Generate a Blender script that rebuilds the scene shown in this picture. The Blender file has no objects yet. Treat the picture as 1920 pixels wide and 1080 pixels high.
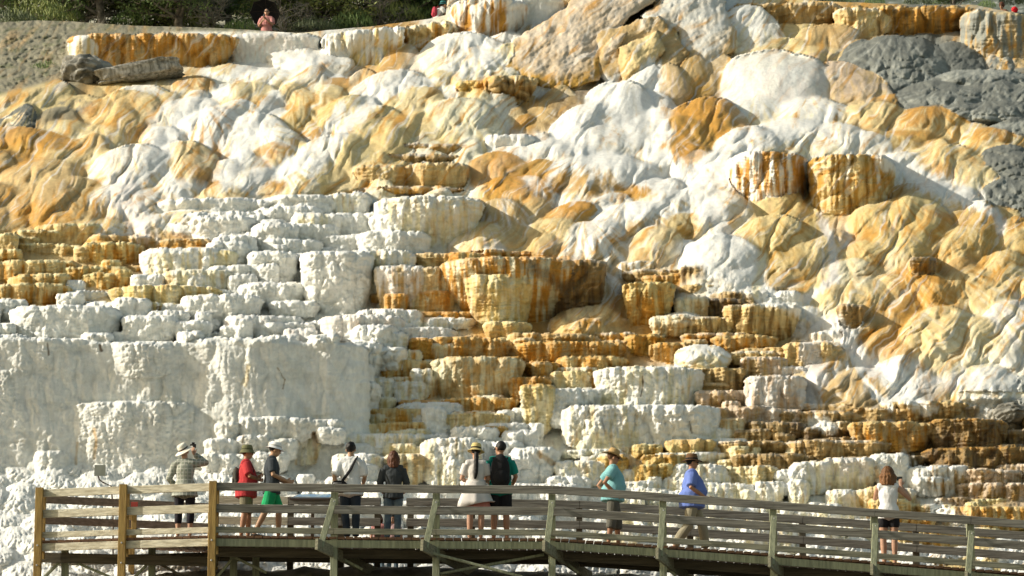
import bpy, bmesh, math, random
import numpy as np
from mathutils import Vector, Matrix
R = math.radians
scene = bpy.context.scene
# ------------------------------------------------------------------ camera, light, exposure
F = 5333.0; PITCH = R(10.0); CT, ST = math.cos(PITCH), math.sin(PITCH)
cd = bpy.data.cameras.new('camera'); cam = bpy.data.objects.new('camera', cd)
scene.collection.objects.link(cam)
cd.sensor_width = 36.0; cd.lens = 36.0 * F / 1920.0; cd.clip_start = 0.5; cd.clip_end = 2000
cam.location = (0, 0, 0); cam.rotation_euler = (R(90) + PITCH, 0, 0)
scene.camera = cam
SUN_EL, SUN_AZ = R(27), R(85)        # azimuth: how far the sun stands to the left of straight behind the camera
sv = Vector((-math.sin(SUN_AZ) * math.cos(SUN_EL), -math.cos(SUN_AZ) * math.cos(SUN_EL), math.sin(SUN_EL)))
ld = bpy.data.lights.new('sun', 'SUN'); sun = bpy.data.objects.new('sun', ld)
scene.collection.objects.link(sun)
ld.energy = 4.7; ld.angle = R(0.53); ld.color = (1.0, 0.945, 0.83)
sun.rotation_euler = sv.to_track_quat('Z', 'Y').to_euler()
world = bpy.data.worlds.new('World'); scene.world = world; world.use_nodes = True
nt = world.node_tree; bg = nt.nodes['Background']
sky = nt.nodes.new('ShaderNodeTexSky'); sky.sky_type = 'NISHITA'; sky.sun_disc = False
sky.sun_elevation = SUN_EL; sky.sun_rotation = math.atan2(sv.x, sv.y)
sky.air_density = 1.0; sky.dust_density = 2.0; sky.ozone_density = 0.6
wb = nt.nodes.new('ShaderNodeVectorMath'); wb.operation = 'MULTIPLY'; wb.inputs[1].default_value = (1.10, 1.0, .74)   # warm tint on the sky light, as white balance
nt.links.new(sky.outputs[0], wb.inputs[0]); nt.links.new(wb.outputs[0], bg.inputs[0]); bg.inputs[1].default_value = 0.14
scene.view_settings.view_transform = 'Standard'; scene.view_settings.look = 'None'
scene.view_settings.exposure = 0.16; scene.view_settings.gamma = 1.0
scene.cycles.max_bounces = 6; scene.cycles.diffuse_bounces = 3

# ------------------------------------------------------------------ helpers
def ray(px, py):
    a = (px - 960.0) / F; b = (540.0 - py) / F
    return a, CT - b * ST, ST + b * CT
def at(px, py, D):
    a, dy, dz = ray(px, py); return Vector((a * D / dy, D, dz * D / dy))
def tag(o, label=None, cat=None, group=None, kind=None):
    if label: o['label'] = label
    if cat: o['category'] = cat
    if group: o['group'] = group
    if kind: o['kind'] = kind
    return o
def link(name, me, mat=None, parent=None):
    o = bpy.data.objects.new(name, me); scene.collection.objects.link(o)
    if mat: me.materials.append(mat)
    if parent: o.parent = parent
    return o
def empty(name, loc=(0, 0, 0), rz=0):
    o = bpy.data.objects.new(name, None); scene.collection.objects.link(o)
    o.location = loc; o.rotation_euler = (0, 0, rz); o.empty_display_size = .1; return o

def mat(name, col, rough=.8, bump=0, bscale=30, var=.15, vscale=4, col2=None, stretch=(1, 1, 1), spec=.3):
    m = bpy.data.materials.new(name); m.use_nodes = True; t = m.node_tree; n = t.nodes; l = t.links
    b = n['Principled BSDF']; b.inputs['Roughness'].default_value = rough
    b.inputs['Specular IOR Level'].default_value = spec
    tc = n.new('ShaderNodeTexCoord'); mp = n.new('ShaderNodeMapping'); mp.inputs['Scale'].default_value = stretch
    l.new(tc.outputs['Object'], mp.inputs[0])
    nz = n.new('ShaderNodeTexNoise'); nz.inputs['Scale'].default_value = vscale; nz.inputs['Detail'].default_value = 6
    l.new(mp.outputs[0], nz.inputs[0])
    rp = n.new('ShaderNodeValToRGB'); c2 = col2 or tuple(c * (1 - 2 * var) for c in col)
    rp.color_ramp.elements[0].position = .35; rp.color_ramp.elements[1].position = .65
    rp.color_ramp.elements[0].color = (*c2, 1); rp.color_ramp.elements[1].color = (*col, 1)
    l.new(nz.outputs[0], rp.inputs[0]); l.new(rp.outputs[0], b.inputs['Base Color'])
    if bump:
        n2 = n.new('ShaderNodeTexNoise'); n2.inputs['Scale'].default_value = bscale; n2.inputs['Detail'].default_value = 4
        l.new(mp.outputs[0], n2.inputs[0])
        bp = n.new('ShaderNodeBump'); bp.inputs['Strength'].default_value = bump; bp.inputs['Distance'].default_value = .02
        l.new(n2.outputs[0], bp.inputs['Height']); l.new(bp.outputs[0], b.inputs['Normal'])
    return m

# ------------------------------------------------------------------ numpy noise
_rng = np.random.default_rng(7)
_P = _rng.permutation(512).astype(np.int64); _P = np.concatenate([_P, _P])
_GA = _rng.uniform(0, 2 * np.pi, 512)
_RX = _rng.uniform(0, 1, 512); _RY = _rng.uniform(0, 1, 512); _RV = _rng.uniform(0, 1, 512)
def hsh(ix, iy, seed=0):
    return _P[(_P[(ix + seed * 57) & 511] + iy + seed * 131) & 511]
def perlin(x, y, seed=0):
    x0 = np.floor(x); y0 = np.floor(y); fx = x - x0; fy = y - y0
    ix = x0.astype(np.int64); iy = y0.astype(np.int64)
    u = fx * fx * fx * (fx * (fx * 6 - 15) + 10); v = fy * fy * fy * (fy * (fy * 6 - 15) + 10)
    def g(dx, dy):
        a = _GA[hsh(ix + dx, iy + dy, seed)]; return np.cos(a) * (fx - dx) + np.sin(a) * (fy - dy)
    a = g(0, 0) * (1 - u) + g(1, 0) * u; b = g(0, 1) * (1 - u) + g(1, 1) * u
    return (a * (1 - v) + b * v) * 1.5
def fbm(x, y, seed=0, oct=4, gain=.5):
    r = 0; a = 1; s = 0
    for i in range(oct):
        r = r + a * perlin(x, y, seed + i * 3); s += a; a *= gain; x = x * 2.03 + 5.1; y = y * 2.03 + 1.7
    return r / s
def worley(x, y, seed=0, jit=.9):
    ix = np.floor(x).astype(np.int64); iy = np.floor(y).astype(np.int64); f1 = np.full(x.shape, 9.0); f2 = f1.copy()
    cid = np.zeros(x.shape)
    for dx in (-1, 0, 1):
        for dy in (-1, 0, 1):
            h = hsh(ix + dx, iy + dy, seed)
            d = np.hypot(ix + dx + .5 + (_RX[h] - .5) * jit - x, iy + dy + .5 + (_RY[h] - .5) * jit - y)
            c = d < f1; f2 = np.where(c, f1, np.minimum(f2, d)); cid = np.where(c, _RV[h], cid); f1 = np.where(c, d, f1)
    return f1, f2, cid
def pillow(x, y, seed=0, jit=.9):
    """rounded swellings with creases between them, 0..1"""
    f1, f2, c = worley(x, y, seed, jit); e = np.clip((f2 - f1) * 1.25, 0, 1)
    return e * (2 - e)
def sstep(a, b, x):
    t = np.clip((x - a) / (b - a), 0, 1); return t * t * (3 - 2 * t)
# ------------------------------------------------------------------ the travertine hillside (one relief, real depth in metres)
COL = {'W': (.80, .80, .76), 'V': (.77, .775, .73), 'C': (.69, .55, .28), 'T': (.53, .385, .185), 'O': (.52, .265, .045), 'B': (.42, .25, .05),
       'Y': (.65, .52, .24), 'R': (.13, .085, .042), 'G': (.15, .16, .145), 'K': (.56, .45, .34), 'D': (.25, .235, .17), 'S': (.62, .53, .41), 'Q': (.64, .635, .58), 'H': (.27, .285, .26),
       'P': (.75, .70, .50), 'E': (.77, .73, .68), 'N': (.25, .17, .068)}
COL = {k: np.array(v) for k, v in COL.items()}
STEP = 1.8
xs = np.arange(-250, 2171, STEP); ys = np.arange(-70, 1136, STEP)
X, Y0 = np.meshgrid(xs, ys)
crest_x = [-250, 0, 70, 130, 250, 400, 500, 560, 620, 700, 800, 836, 842, 900, 1370, 1390, 1470, 1560, 1700, 1830, 1860, 1920, 2000, 2171]
crest_y = [30, 42, 38, 40, 48, 52, 58, 62, 56, 49, 36, 28, -70, -70, -70, -40, -3, 3, 8, 9, 16, 27, 30, 30]
crest = np.interp(X, crest_x, crest_y) + .9 * fbm(X / 25, X * 0 + 3, 5)
Y = np.maximum(Y0, crest)
KY = [-70, 0, 60, 180, 300, 440, 635, 800, 900, 1080, 1136]
KD = [97, 91, 86, 78.5, 72, 66, 60.5, 56.5, 54.5, 51, 50]
def Db(x, y): return np.interp(y, KY, KD)
wx = 10 * fbm(X / 70, Y / 70, 11, 3); wy = 8 * fbm(X / 60, Y / 60, 21, 3)
tpoly = [(-300, 436), (350, 436), (352, 385), (640, 362), (905, 362), (912, 400), (870, 475), (1040, 478), (1095, 560), (1030, 612), (1100, 624),
         (1165, 600), (1165, 505), (1360, 510), (1500, 570), (1560, 640), (1510, 700), (1560, 775), (1850, 752), (2200, 790), (2200, 1200), (-300, 1200)]
def inpoly(px, py, poly):
    r = np.zeros(np.shape(px), bool); n = len(poly)
    for i in range(n):
        (x1, y1), (x2, y2) = poly[i], poly[(i + 1) % n]
        if y1 == y2: continue
        c = ((y1 > py) != (y2 > py)) & (px < (x2 - x1) * (py - y1) / (y2 - y1) + x1); r ^= c
    return r
Dm = Db(X, Y) + .35 * fbm(X / 160, Y / 120, 31, 3)
# the flow direction of the upper slopes: lobes running down to the left
fa = (.78 * X + .62 * Y + 2.2 * wx); fl_ = (-.62 * X + .78 * Y + 2.2 * wy)
LOBES = .36 * pillow(fa / 62, fl_ / 150, 81, 1.0) + .07 * pillow(fa / 23, fl_ / 100, 83, 1.0) + .018 * pillow(fa / 9.5, fl_ / 60, 85, 1.0) + .055 * pillow(fa / 15, fl_ / 30, 87, 1.0) * sstep(-.1, .25, fbm(X / 110, Y / 80, 89, 2))
terr = inpoly(X + wx, Y + wy, tpoly)
# zone colours that the small automatic features take: x, y, radius, code
ZC = [(60, 120, 150, 'DD'), (300, 160, 60, 'CW'), (200, 190, 80, 'CO'), (60, 200, 60, 'GC'), (60, 260, 70, 'OC'), (180, 300, 90, 'TC'), (60, 380, 90, 'TO'), (250, 400, 60, 'WC'),
      (330, 220, 60, 'WC'), (400, 260, 60, 'WO'), (480, 140, 90, 'WP'), (480, 260, 70, 'WP'), (430, 340, 50, 'WC'), (580, 300, 80, 'YC'), (600, 200, 80, 'CY'),
      (700, 190, 80, 'WY'), (720, 280, 90, 'PY'), (860, 250, 80, 'PW'), (820, 140, 60, 'WP'), (600, 110, 80, 'WC'), (700, 118, 60, 'TO'),
      (900, 110, 60, 'WP'), (1000, 40, 60, 'WC'), (1080, 90, 90, 'TC'), (1230, 130, 60, 'WT'), (1290, 140, 60, 'TB'), (1330, 60, 60, 'VW'), (1120, 240, 90, 'WP'), (980, 300, 60, 'WO'), (1060, 210, 40, 'NR'), (1010, 205, 34, 'TN'),
      (1150, 330, 90, 'WT'), (960, 430, 70, 'TC'), (1130, 430, 80, 'WT'), (1230, 470, 60, 'WT'), (1300, 300, 50, 'WO'), (1320, 220, 60, 'OB'), (1450, 200, 90, 'WP'), (1400, 130, 90, 'WT'),
      (1480, 60, 60, 'CY'), (1600, 130, 60, 'KT'), (1600, 50, 70, 'TO'), (1850, 100, 70, 'HT'), (1700, 120, 80, 'GG'), (1850, 180, 80, 'GG'), (1640, 230, 70, 'CT'), (1800, 240, 60, 'CO'), (1520, 260, 90, 'WP'),
      (1430, 330, 60, 'WO'), (1600, 330, 60, 'WB'), (1730, 330, 60, 'CW'), (1830, 300, 60, 'CC'), (1910, 330, 60, 'GG'), (1480, 420, 80, 'YB'), (1340, 420, 60, 'WC'), (1330, 480, 60, 'WW'),
      (1420, 500, 50, 'TY'), (1560, 480, 60, 'TE'), (1680, 440, 80, 'OY'), (1850, 430, 80, 'BC'), (1800, 540, 80, 'TO'), (1640, 560, 60, 'TO'), (1720, 600, 50, 'OO'), (1880, 620, 60, 'CW'), (1820, 700, 80, 'PW'), (1900, 760, 60, 'HG'),
      (1500, 590, 50, 'WW'), (1560, 640, 50, 'WT'), (1600, 700, 60, 'TW'), (1690, 720, 60, 'WW'), (1080, 560, 60, 'TW'),
      (100, 460, 150, 'CT'), (280, 450, 90, 'TO'), (60, 520, 120, 'CO'), (200, 520, 90, 'YO'), (480, 420, 90, 'WV'), (620, 420, 120, 'WV'), (780, 420, 100, 'WP'), (350, 520, 60, 'WP'), (520, 540, 80, 'WV'), (640, 540, 70, 'VW'),
      (100, 600, 130, 'WV'), (300, 610, 130, 'WV'), (500, 610, 130, 'WV'), (680, 620, 80, 'WE'), (840, 610, 60, 'WP'), (740, 560, 60, 'TO'), (900, 540, 70, 'OY'), (1040, 540, 60, 'ON'), (960, 610, 60, 'YO'),
      (700, 690, 60, 'WY'), (800, 700, 80, 'PO'), (900, 650, 80, 'TO'), (1050, 650, 90, 'TO'), (900, 720, 80, 'PO'), (1200, 650, 80, 'TO'), (1100, 690, 60, 'PO'), (700, 760, 80, 'PY'), (640, 780, 60, 'PO'), (880, 780, 80, 'PO'), (1010, 760, 40, 'YP'),
      (1090, 770, 70, 'WP'), (1240, 720, 80, 'WP'), (1200, 790, 90, 'WP'), (520, 760, 80, 'VY'), (540, 830, 60, 'VV'), (620, 840, 60, 'WP'), (760, 840, 60, 'PY'), (900, 860, 80, 'WW'), (1050, 860, 80, 'WP'), (1230, 870, 70, 'YB'), (1150, 850, 40, 'BP'),
      (1230, 570, 60, 'OY'), (1330, 560, 60, 'TR'), (1420, 600, 60, 'TR'), (1400, 650, 80, 'TC'), (1500, 660, 50, 'TC'), (1380, 700, 60, 'TN'), (1450, 730, 60, 'EK'), (1380, 780, 60, 'KT'), (1480, 790, 60, 'NT'), (1600, 790, 80, 'TN'), (1440, 840, 80, 'NT'), (1600, 840, 80, 'NT'), (1730, 800, 90, 'NR'), (1860, 830, 90, 'NR'),
      (1380, 890, 60, 'CP'), (1480, 890, 60, 'PW'), (1580, 900, 60, 'PK'), (1680, 900, 50, 'WW'), (1800, 890, 60, 'NK'), (1880, 920, 60, 'KN'), (1740, 930, 60, 'WN'), (1700, 960, 70, 'CO'), (1850, 970, 70, 'CY'),
      (100, 740, 300, 'VV'), (400, 740, 300, 'VV'), (100, 950, 300, 'WW'), (500, 950, 250, 'WW'), (900, 960, 250, 'WW'), (1300, 970, 200, 'WP'), (1500, 960, 120, 'WP')]
ZA = np.array([(z[0], z[1], z[2]) for z in ZC], float)
def zcode(x, y):
    d = np.hypot(ZA[:, 0] - x, ZA[:, 1] - y) / ZA[:, 2]; return ZC[int(np.argmin(d))][3]
# starting colour: nearest zones, warped and mixed by noise
def zone_colour():
    s = 4; xx = X[::s, ::s] + 2.2 * wx[::s, ::s]; yy = Y[::s, ::s] + 1.4 * wy[::s, ::s]
    acc = np.zeros(xx.shape + (3,)); wsum = np.zeros(xx.shape); tz = terr[::s, ::s]; nz = sstep(-.25, .25, np.where(tz, fbm(xx / 16, yy / 45, 77, 3), fbm(fa[::s, ::s] / 15, fl_[::s, ::s] / 85, 79, 3)))
    for (zx, zy, zr, c) in ZC:
        w = np.exp(-4.5 * ((xx - zx) ** 2 + (yy - zy) ** 2) / zr ** 2) + 1e-9
        cc = COL[c[0]] * (1 - .7 * nz[..., None]) + COL[c[1]] * .7 * nz[..., None]
        acc += w[..., None] * cc; wsum += w
    acc /= wsum[..., None]
    big = np.repeat(np.repeat(acc, s, 0), s, 1)[:X.shape[0], :X.shape[1]]
    for ax in (0, 1):
        for _ in range(3): big = (np.roll(big, 2, ax) + np.roll(big, -2, ax) + 2 * big) / 4
    return big
CC = zone_colour()
WET = np.zeros(X.shape)
LM = np.ones(X.shape); HARD = np.zeros(X.shape); ROUGH = np.ones(X.shape)           # how much fine crumbly relief each spot gets
def box(x0, x1, y0, y1):
    i0 = max(0, int((x0 - xs[0]) / STEP)); i1 = min(len(xs), int((x1 - xs[0]) / STEP) + 2)
    j0 = max(0, int((y0 - ys[0]) / STEP)); j1 = min(len(ys), int((y1 - ys[0]) / STEP) + 2)
    return (slice(j0, j1), slice(i0, i1))
def merge(s, f, col, k, rough=None, wet=None, cs=1.0, hard=1.0):
    d = Dm[s]; h = np.clip(.5 + .5 * (d - f) / k, 0, 1); ok = np.isfinite(f)
    fn = np.where(ok, f, d); h = np.where(ok, h, 0)
    Dm[s] = d * (1 - h) + fn * h - k * h * (1 - h)
    hc = cs * sstep(.3, .85, h)[..., None]; CC[s] = CC[s] * (1 - hc) + col * hc
    hq = sstep(.3, .85, h); HARD[s] = HARD[s] * (1 - hq) + hard * hq
    if rough is not None: ROUGH[s] = ROUGH[s] * (1 - hc[..., 0]) + rough * hc[..., 0]
    if wet is not None: WET[s] = WET[s] * (1 - hc[..., 0]) + wet * hc[..., 0]
_n = [0]
def two(code): return COL[code[0]], COL[code[1] if len(code) > 1 else code[0]]
def D(xc, yt, a, b, code, rot=0, B=1.0, nf=None, amp=.07, wet=0, off=0, k=.36, rough=.8, lobe=1.0, cs=.8, skirt=1.6):
    """a swelling of flowstone: crest at yt, half width a, half height b, flutes running down from its crest"""
    _n[0] += 1; sd = _n[0]; yc = yt + b
    if code[0] in 'GH': k = .15; skirt = 1.1; cs = 1; amp = .03
    s = box(xc - a * 1.3 - 15, xc + a * 1.3 + 15, yt - 15, yc + b * 1.15 * skirt + 15)
    if X[s].size == 0: return
    x = X[s] - xc + .7 * wx[s]; y = Y[s] - yc + .7 * wy[s]
    c_, s_ = math.cos(R(rot)), math.sin(R(rot)); xr = (x * c_ + y * s_) / a; yr = (-x * s_ + y * c_) / b
    r2 = (xr / (1 + .12 * np.clip(yr, 0, 1.5))) ** 2 + np.where(yr < 0, np.abs(yr) ** 2.2, (yr / skirt) ** 2)
    D0 = float(Db(xc, yc)); mpp = D0 / F; sl = float(Db(xc, yc - 20) - Db(xc, yc + 20)) / 40
    th = np.arctan2(xr, yr + 1.25); rho = np.hypot(xr, yr + 1.25)
    nf = nf or max(2.5, a / 20)
    p = pillow(th * nf + .25 * np.sin(rho * 5), rho * max(1.2, b / 38) + 3, sd)
    p2 = pillow(th * nf * 2.3, rho * b / 16 + 3, sd + 40)
    bul = B * a * mpp * np.clip(1 - r2, 0, 1) ** .62
    f = D0 + off + .5 * sl * (-y) - bul - (amp * p + amp * .3 * p2) * sstep(.1, .9, rho) * min(1.3, a / 60)
    f = np.where(r2 < 1, f, np.inf)
    A, Bc = two(code)
    if code[0] == 'W' and code[1:] in ('W', 'P', 'E') and yt < 700: Bc = Bc * .62 + COL['C'] * .38
    if lobe != 1: hs = np.where(r2 < 1, sstep(1, .7, r2), 0); LM[s] = LM[s] * (1 - hs) + lobe * hs
    q = fbm(th * nf * 2.2, rho * 1.1, sd + 9, 4) * 1.3 + .75 * (yr * .7 + .12)
    q = sstep(-.3, .45, q)[..., None]
    merge(s, f, A * (1 - q) + Bc * q, k, 3.4 if code[0] in 'GH' else rough, wet, cs, 1.0 if code[0] in 'GH' else 0.0)
def L(x0, x1, yt, yb, code, n=2.6, under=.3, P=None, flute=1.0, out=.3, lip=.35, lob=.0, rough=1.0, wet=0, rs=0.0, k=.05, dep=None):
    """a terrace basin: level rim at yt, face falling to yb, ends curving back; rs tilts the rim"""
    _n[0] += 1; sd = _n[0]; xc = (x0 + x1) / 2; w = (x1 - x0) / 2; h = yb - yt
    D0 = dep if dep else float(Db(xc, yb)) - out; mpp = D0 / F
    pale = code[0] in 'WVEPQ'
    if pale: flute = flute * .65
    P = P if P is not None else min(2.2, max(.25, .75 * w * mpp))
    s = box(x0 - 8, x1 + 8, yt - 25, yb + 30 + abs(rs) * w)
    if X[s].size == 0: return
    x = X[s] + .35 * wx[s] * min(1, w / 40); y = Y[s]
    v0 = np.clip((y - yt) / h, 0, 1); u = (x - xc) / w / (1 - .6 * under * v0 ** 1.6) + .06 * min(1, 45 / w) * fbm(y / 14, x * 0 + sd, sd, 2)
    au = np.clip(np.abs(u), 0, 1); arc = 1 - (1 - au ** n) ** (1 / n)
    sc = pillow((x + 14 * fbm(x / 40, y / 50, sd, 2)) / 42 + sd * 3.3, y * 0 + y / 90 + .5 * sd, sd, .8); fl = pillow(x / 11, y / 55 + sd, sd + 5, .9)
    cr = fbm(x / 9, y / 9, sd + 2, 3)
    wob = .20 * flute * min(1, w / 45) * (1 - sc) + .045 * flute * (1 - fl)
    back = P * arc + wob
    yr = yt + rs * (x - xc) + back * (1480 - yt) / D0 * .75 + (2.6 if pale else 1.5) * fbm(x / 16, x * 0 + sd * 1.7, sd, 3) + min(.3 * h, 7 if pale else 5) * np.clip(au, 0, 1) ** 9
    v = (y - yr) / h; lr = min(10 if pale else 7, h * .4); t = np.clip((y - yr) / lr, 0, 1)
    f = D0 + back + mpp * lr * (1 - np.sqrt(1 - (1 - t) ** 2)) + under * h * mpp * np.clip(v - .12, 0, 1.2) ** 1.3 - .022 * rough * cr - (.014 if pale else .06) * np.abs(perlin(x / 60, y / 5.5 + 1.2 * fbm(x / 50, y / 50, sd, 2), sd + 11))
    if lob: f = f - lob * pillow(x / 20, y / 20, sd + 3) * sstep(0, .2, v)
    f = np.where((np.abs(u) < 1) & (v > 0) & (v < 1.12 - .34 * au ** 4), f, np.inf)
    A, Bc = two(code); st = fbm(x / 9, y / 90 + sd, sd + 7, 4) * 1.3 + .35 * (v - .4) + .25 * fbm(x / 40, y / 30, sd + 8, 2)
    q = sstep(-.25, .4, st)[..., None]; col = A * (1 - q) + Bc * q
    lc = COL[code[2]] if len(code) > 2 else np.minimum(A * 1.0 + .25, .8)
    wet = wet or (.45 if code[0] in 'OBNR' else 0)
    ql = ((lip if pale else lip + .2) * (1 - sstep(2, 7, y - yr)) * sstep(-.3, .3, fbm(x / 18, y / 8, sd, 2) + .1))[..., None]
    merge(s, f, col * (1 - ql) + lc * ql, k, rough, wet)

# ---- small automatic swellings over the flow zones
rnd = random.Random(3)
gy = 70
while gy < 800:
    gx = -230 + rnd.uniform(0, 40)
    while gx < 2150:
        x = gx + rnd.uniform(-18, 18); y = gy + rnd.uniform(-12, 12); cx = float(np.interp(x, crest_x, crest_y))
        if y > cx + 18 and not inpoly(np.array(x), np.array(y + 18), tpoly) and not (x < 560 and y < 200 - x * .16 and y < 175) and not (930 < x < 1390 and y < 150) and not (1360 < x < 1690 and 265 < y < 385) and not (1370 < x < 1590 and 85 < y < 175) and not (1590 < x < 1860 and 60 < y < 150) and not (1000 < x < 1130 and 160 < y < 230):
            if rnd.random() < .6: a = rnd.uniform(22, 40); D(x, y, a, a * rnd.uniform(1.2, 1.9), zcode(x, y + 15), rot=rnd.uniform(22, 50), B=.8, amp=.05, k=.6, cs=.4)
            else: a = rnd.uniform(34, 70); D(x, y, a, a * rnd.uniform(.5, .8), zcode(x, y + 15), rot=rnd.uniform(-38, 0), B=.65, amp=.06, k=.6, cs=.4)
        gx += rnd.uniform(85, 140)
    gy += 44
# ---- small automatic ledges over the terraced zone; (big faces are left to the list below)
BIG = [(-300, 660, 648, 868), (700, 905, 375, 470), (820, 1090, 500, 615), (1040, 1330, 765, 822), (1185, 1320, 690, 760), (560, 700, 480, 590), (0, 230, 590, 640), (810, 985, 685, 740),
       (1590, 1890, 800, 838), (1165, 1268, 540, 620), (1353, 1500, 580, 640), (440, 660, 560, 590), (1400, 1510, 712, 765)]
gy = 372
while gy < 1120:
    gx = -240 + rnd.uniform(0, 40); rh = rnd.uniform(13, 22)
    while gx < 2150:
        zc = zcode(gx + 30, gy + 8); w = rnd.choice([34, 50, 80, 120] if zc[0] in 'WVEP' else [40, 70, 120, 200]) * rnd.uniform(.8, 1.2); h = rh * rnd.choice([1.0, 1.6, 2.2, 3.2] if zc[0] in 'WVEP' else [1.1, 1.5, 2.0, 2.8]); y = gy + rnd.uniform(-.8, .8) * rh; xc = gx + w / 2
        lumpy = (xc < 560 and y > 862) or (y > 1000)
        if inpoly(np.array(xc), np.array(y + h / 2), tpoly) and not any(b[0] < xc < b[1] and b[2] - h * .6 < y < b[3] for b in BIG) and not lumpy:
            L(gx, gx + w, y, y + h, zcode(xc, y + h / 2), out=rnd.uniform(-.15, .45), flute=.9, under=rnd.uniform(.05, .5), n=rnd.uniform(2, 3), rs=rnd.uniform(-.05, .05))
        gx += w * rnd.uniform(.62, .95)
    gy += rh

# ---- upper flows, left
for a in [(40, 155, 72, 38, 'CY'), (95, 147, 50, 34, 'YC'), (150, 178, 46, 22, 'CG'), (165, 185, 45, 18, 'GH'), (30, 217, 42, 22, 'GH'), (95, 214, 34, 16, 'NR'),
          (205, 184, 58, 26, 'OC'), (240, 192, 48, 28, 'CY'), (60, 240, 90, 30, 'OB', 8), (250, 215, 44, 27, 'CO'), (125, 225, 52, 24, 'CP'), (190, 234, 52, 28, 'CP'),
          (72, 268, 30, 22, 'CP'), (155, 257, 50, 30, 'OC'), (110, 278, 46, 24, 'CT'), (185, 275, 42, 30, 'CP'), (25, 278, 38, 22, 'NO'), (5, 290, 18, 22, 'GG'),
          (75, 303, 84, 40, 'TC', -8), (90, 330, 62, 28, 'OT'), (250, 270, 88, 78, 'WC', -10), (310, 235, 46, 50, 'WC'), (350, 262, 74, 78, 'CO', -24), (268, 157, 52, 27, 'WY'), (312, 172, 46, 22, 'CO'),
          (365, 142, 42, 20, 'OC'), (350, 183, 64, 34, 'WW', -12), (398, 202, 72, 62, 'WO', -18), (430, 214, 46, 55, 'OC', -25), (480, 211, 74, 68, 'WP', -14), (525, 238, 58, 62, 'WC', -35), (457, 153, 72, 38, 'YC', -8),
          (505, 195, 46, 30, 'WW'), (553, 158, 42, 42, 'CO', -20), (587, 172, 52, 40, 'CO', -14), (615, 142, 55, 24, 'OB'), (650, 185, 80, 58, 'YP', -30), (557, 238, 24, 24, 'OB'), (597, 239, 30, 38, 'OW'), (505, 272, 60, 48, 'OC', -38),
          (610, 262, 95, 62, 'YC', -32), (560, 300, 80, 50, 'WY', -38), (530, 333, 66, 26, 'OC'), (480, 320, 50, 40, 'WP', -40), (735, 132, 88, 52, 'WP', -10), (655, 180, 26, 22, 'YB'), (785, 150, 18, 18, 'YB'),
          (770, 165, 75, 56, 'YC', -25), (700, 195, 84, 84, 'YO', -42), (705, 240, 80, 62, 'YC', -35), (770, 215, 70, 58, 'CY', -35), (860, 182, 88, 82, 'PY', -6), (915, 230, 18, 26, 'CP'),
          (780, 262, 60, 40, 'PW', -20), (230, 345, 82, 45, 'WT'), (95, 340, 90, 52, 'TO'), (25, 350, 50, 42, 'TC'), (92, 384, 46, 34, 'BO', -10), (40, 330, 50, 30, 'TC'), (150, 392, 44, 24, 'TC'), (412, 348, 62, 44, 'CB', -18),
          (360, 390, 60, 28, 'CE'), (190, 410, 60, 18, 'CW'), (300, 400, 44, 22, 'WC'), (330, 330, 60, 40, 'WC', -15), (420, 300, 50, 46, 'WP', -30), (590, 130, 60, 22, 'WP'), (500, 128, 60, 20, 'WC'), (440, 120, 50, 16, 'CW')]:
    D(*a[:5], rot=a[5] if len(a) > 5 else 0, B=.95)
# ---- upper flows, middle
for a in [(1145, 153, 58, 70, 'WW', -10), (1060, 186, 56, 34, 'NR', -30), (1030, 205, 36, 30, 'TN', -30), (1085, 170, 40, 24, 'RN', -20), (1098, 198, 80, 60, 'WW', -30), (1165, 190, 70, 60, 'WW', 10), (1120, 235, 90, 40, 'WW'), (1195, 225, 55, 50, 'WC', 25), (1215, 118, 42, 62, 'WE'), (1222, 170, 48, 45, 'WW'), (1258, 120, 34, 70, 'TK'),
          (1300, 100, 50, 60, 'TB'), (993, 178, 20, 18, 'TO'), (1012, 188, 22, 20, 'TO'), (990, 214, 26, 24, 'OB'), (940, 196, 20, 30, 'WC'), (965, 197, 22, 30, 'TC'), (910, 200, 20, 30, 'CT'),
          (932, 285, 62, 48, 'OB', -10), (990, 268, 80, 24, 'WW'), (1060, 262, 100, 28, 'WW'), (1120, 290, 120, 42, 'WB'), (960, 320, 48, 32, 'OB'), (1012, 328, 52, 38, 'OW', -8), (1085, 350, 44, 22, 'CW'), (1240, 283, 38, 26, 'TC'), (1200, 262, 40, 26, 'WC'),
          (1120, 335, 30, 22, 'YW'), (940, 372, 60, 60, 'TE', -5), (900, 415, 60, 58, 'CE'), (975, 348, 42, 42, 'OC'), (1062, 386, 56, 32, 'OC'), (1010, 385, 40, 22, 'CW'), (1040, 408, 62, 52, 'CT'), (1110, 413, 78, 62, 'WT', -10),
          (1133, 446, 24, 38, 'CB'), (1172, 448, 28, 42, 'WC'), (1065, 460, 38, 22, 'TB'), (1093, 480, 24, 22, 'CW'), (1230, 425, 62, 58, 'CT', -20), (1180, 378, 92, 42, 'WT', -8), (1250, 360, 80, 36, 'CW', -8), (1275, 448, 54, 46, 'WW'), (1200, 470, 30, 36, 'CT'),
          (1110, 503, 62, 44, 'EC', 10), (1100, 572, 74, 44, 'CT', -6), (1125, 562, 46, 40, 'TC', 15), (1075, 588, 50, 24, 'CE'), (1030, 440, 44, 44, 'TB')]:
    D(*a[:5], rot=a[5] if len(a) > 5 else 0, B=.95)
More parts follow.
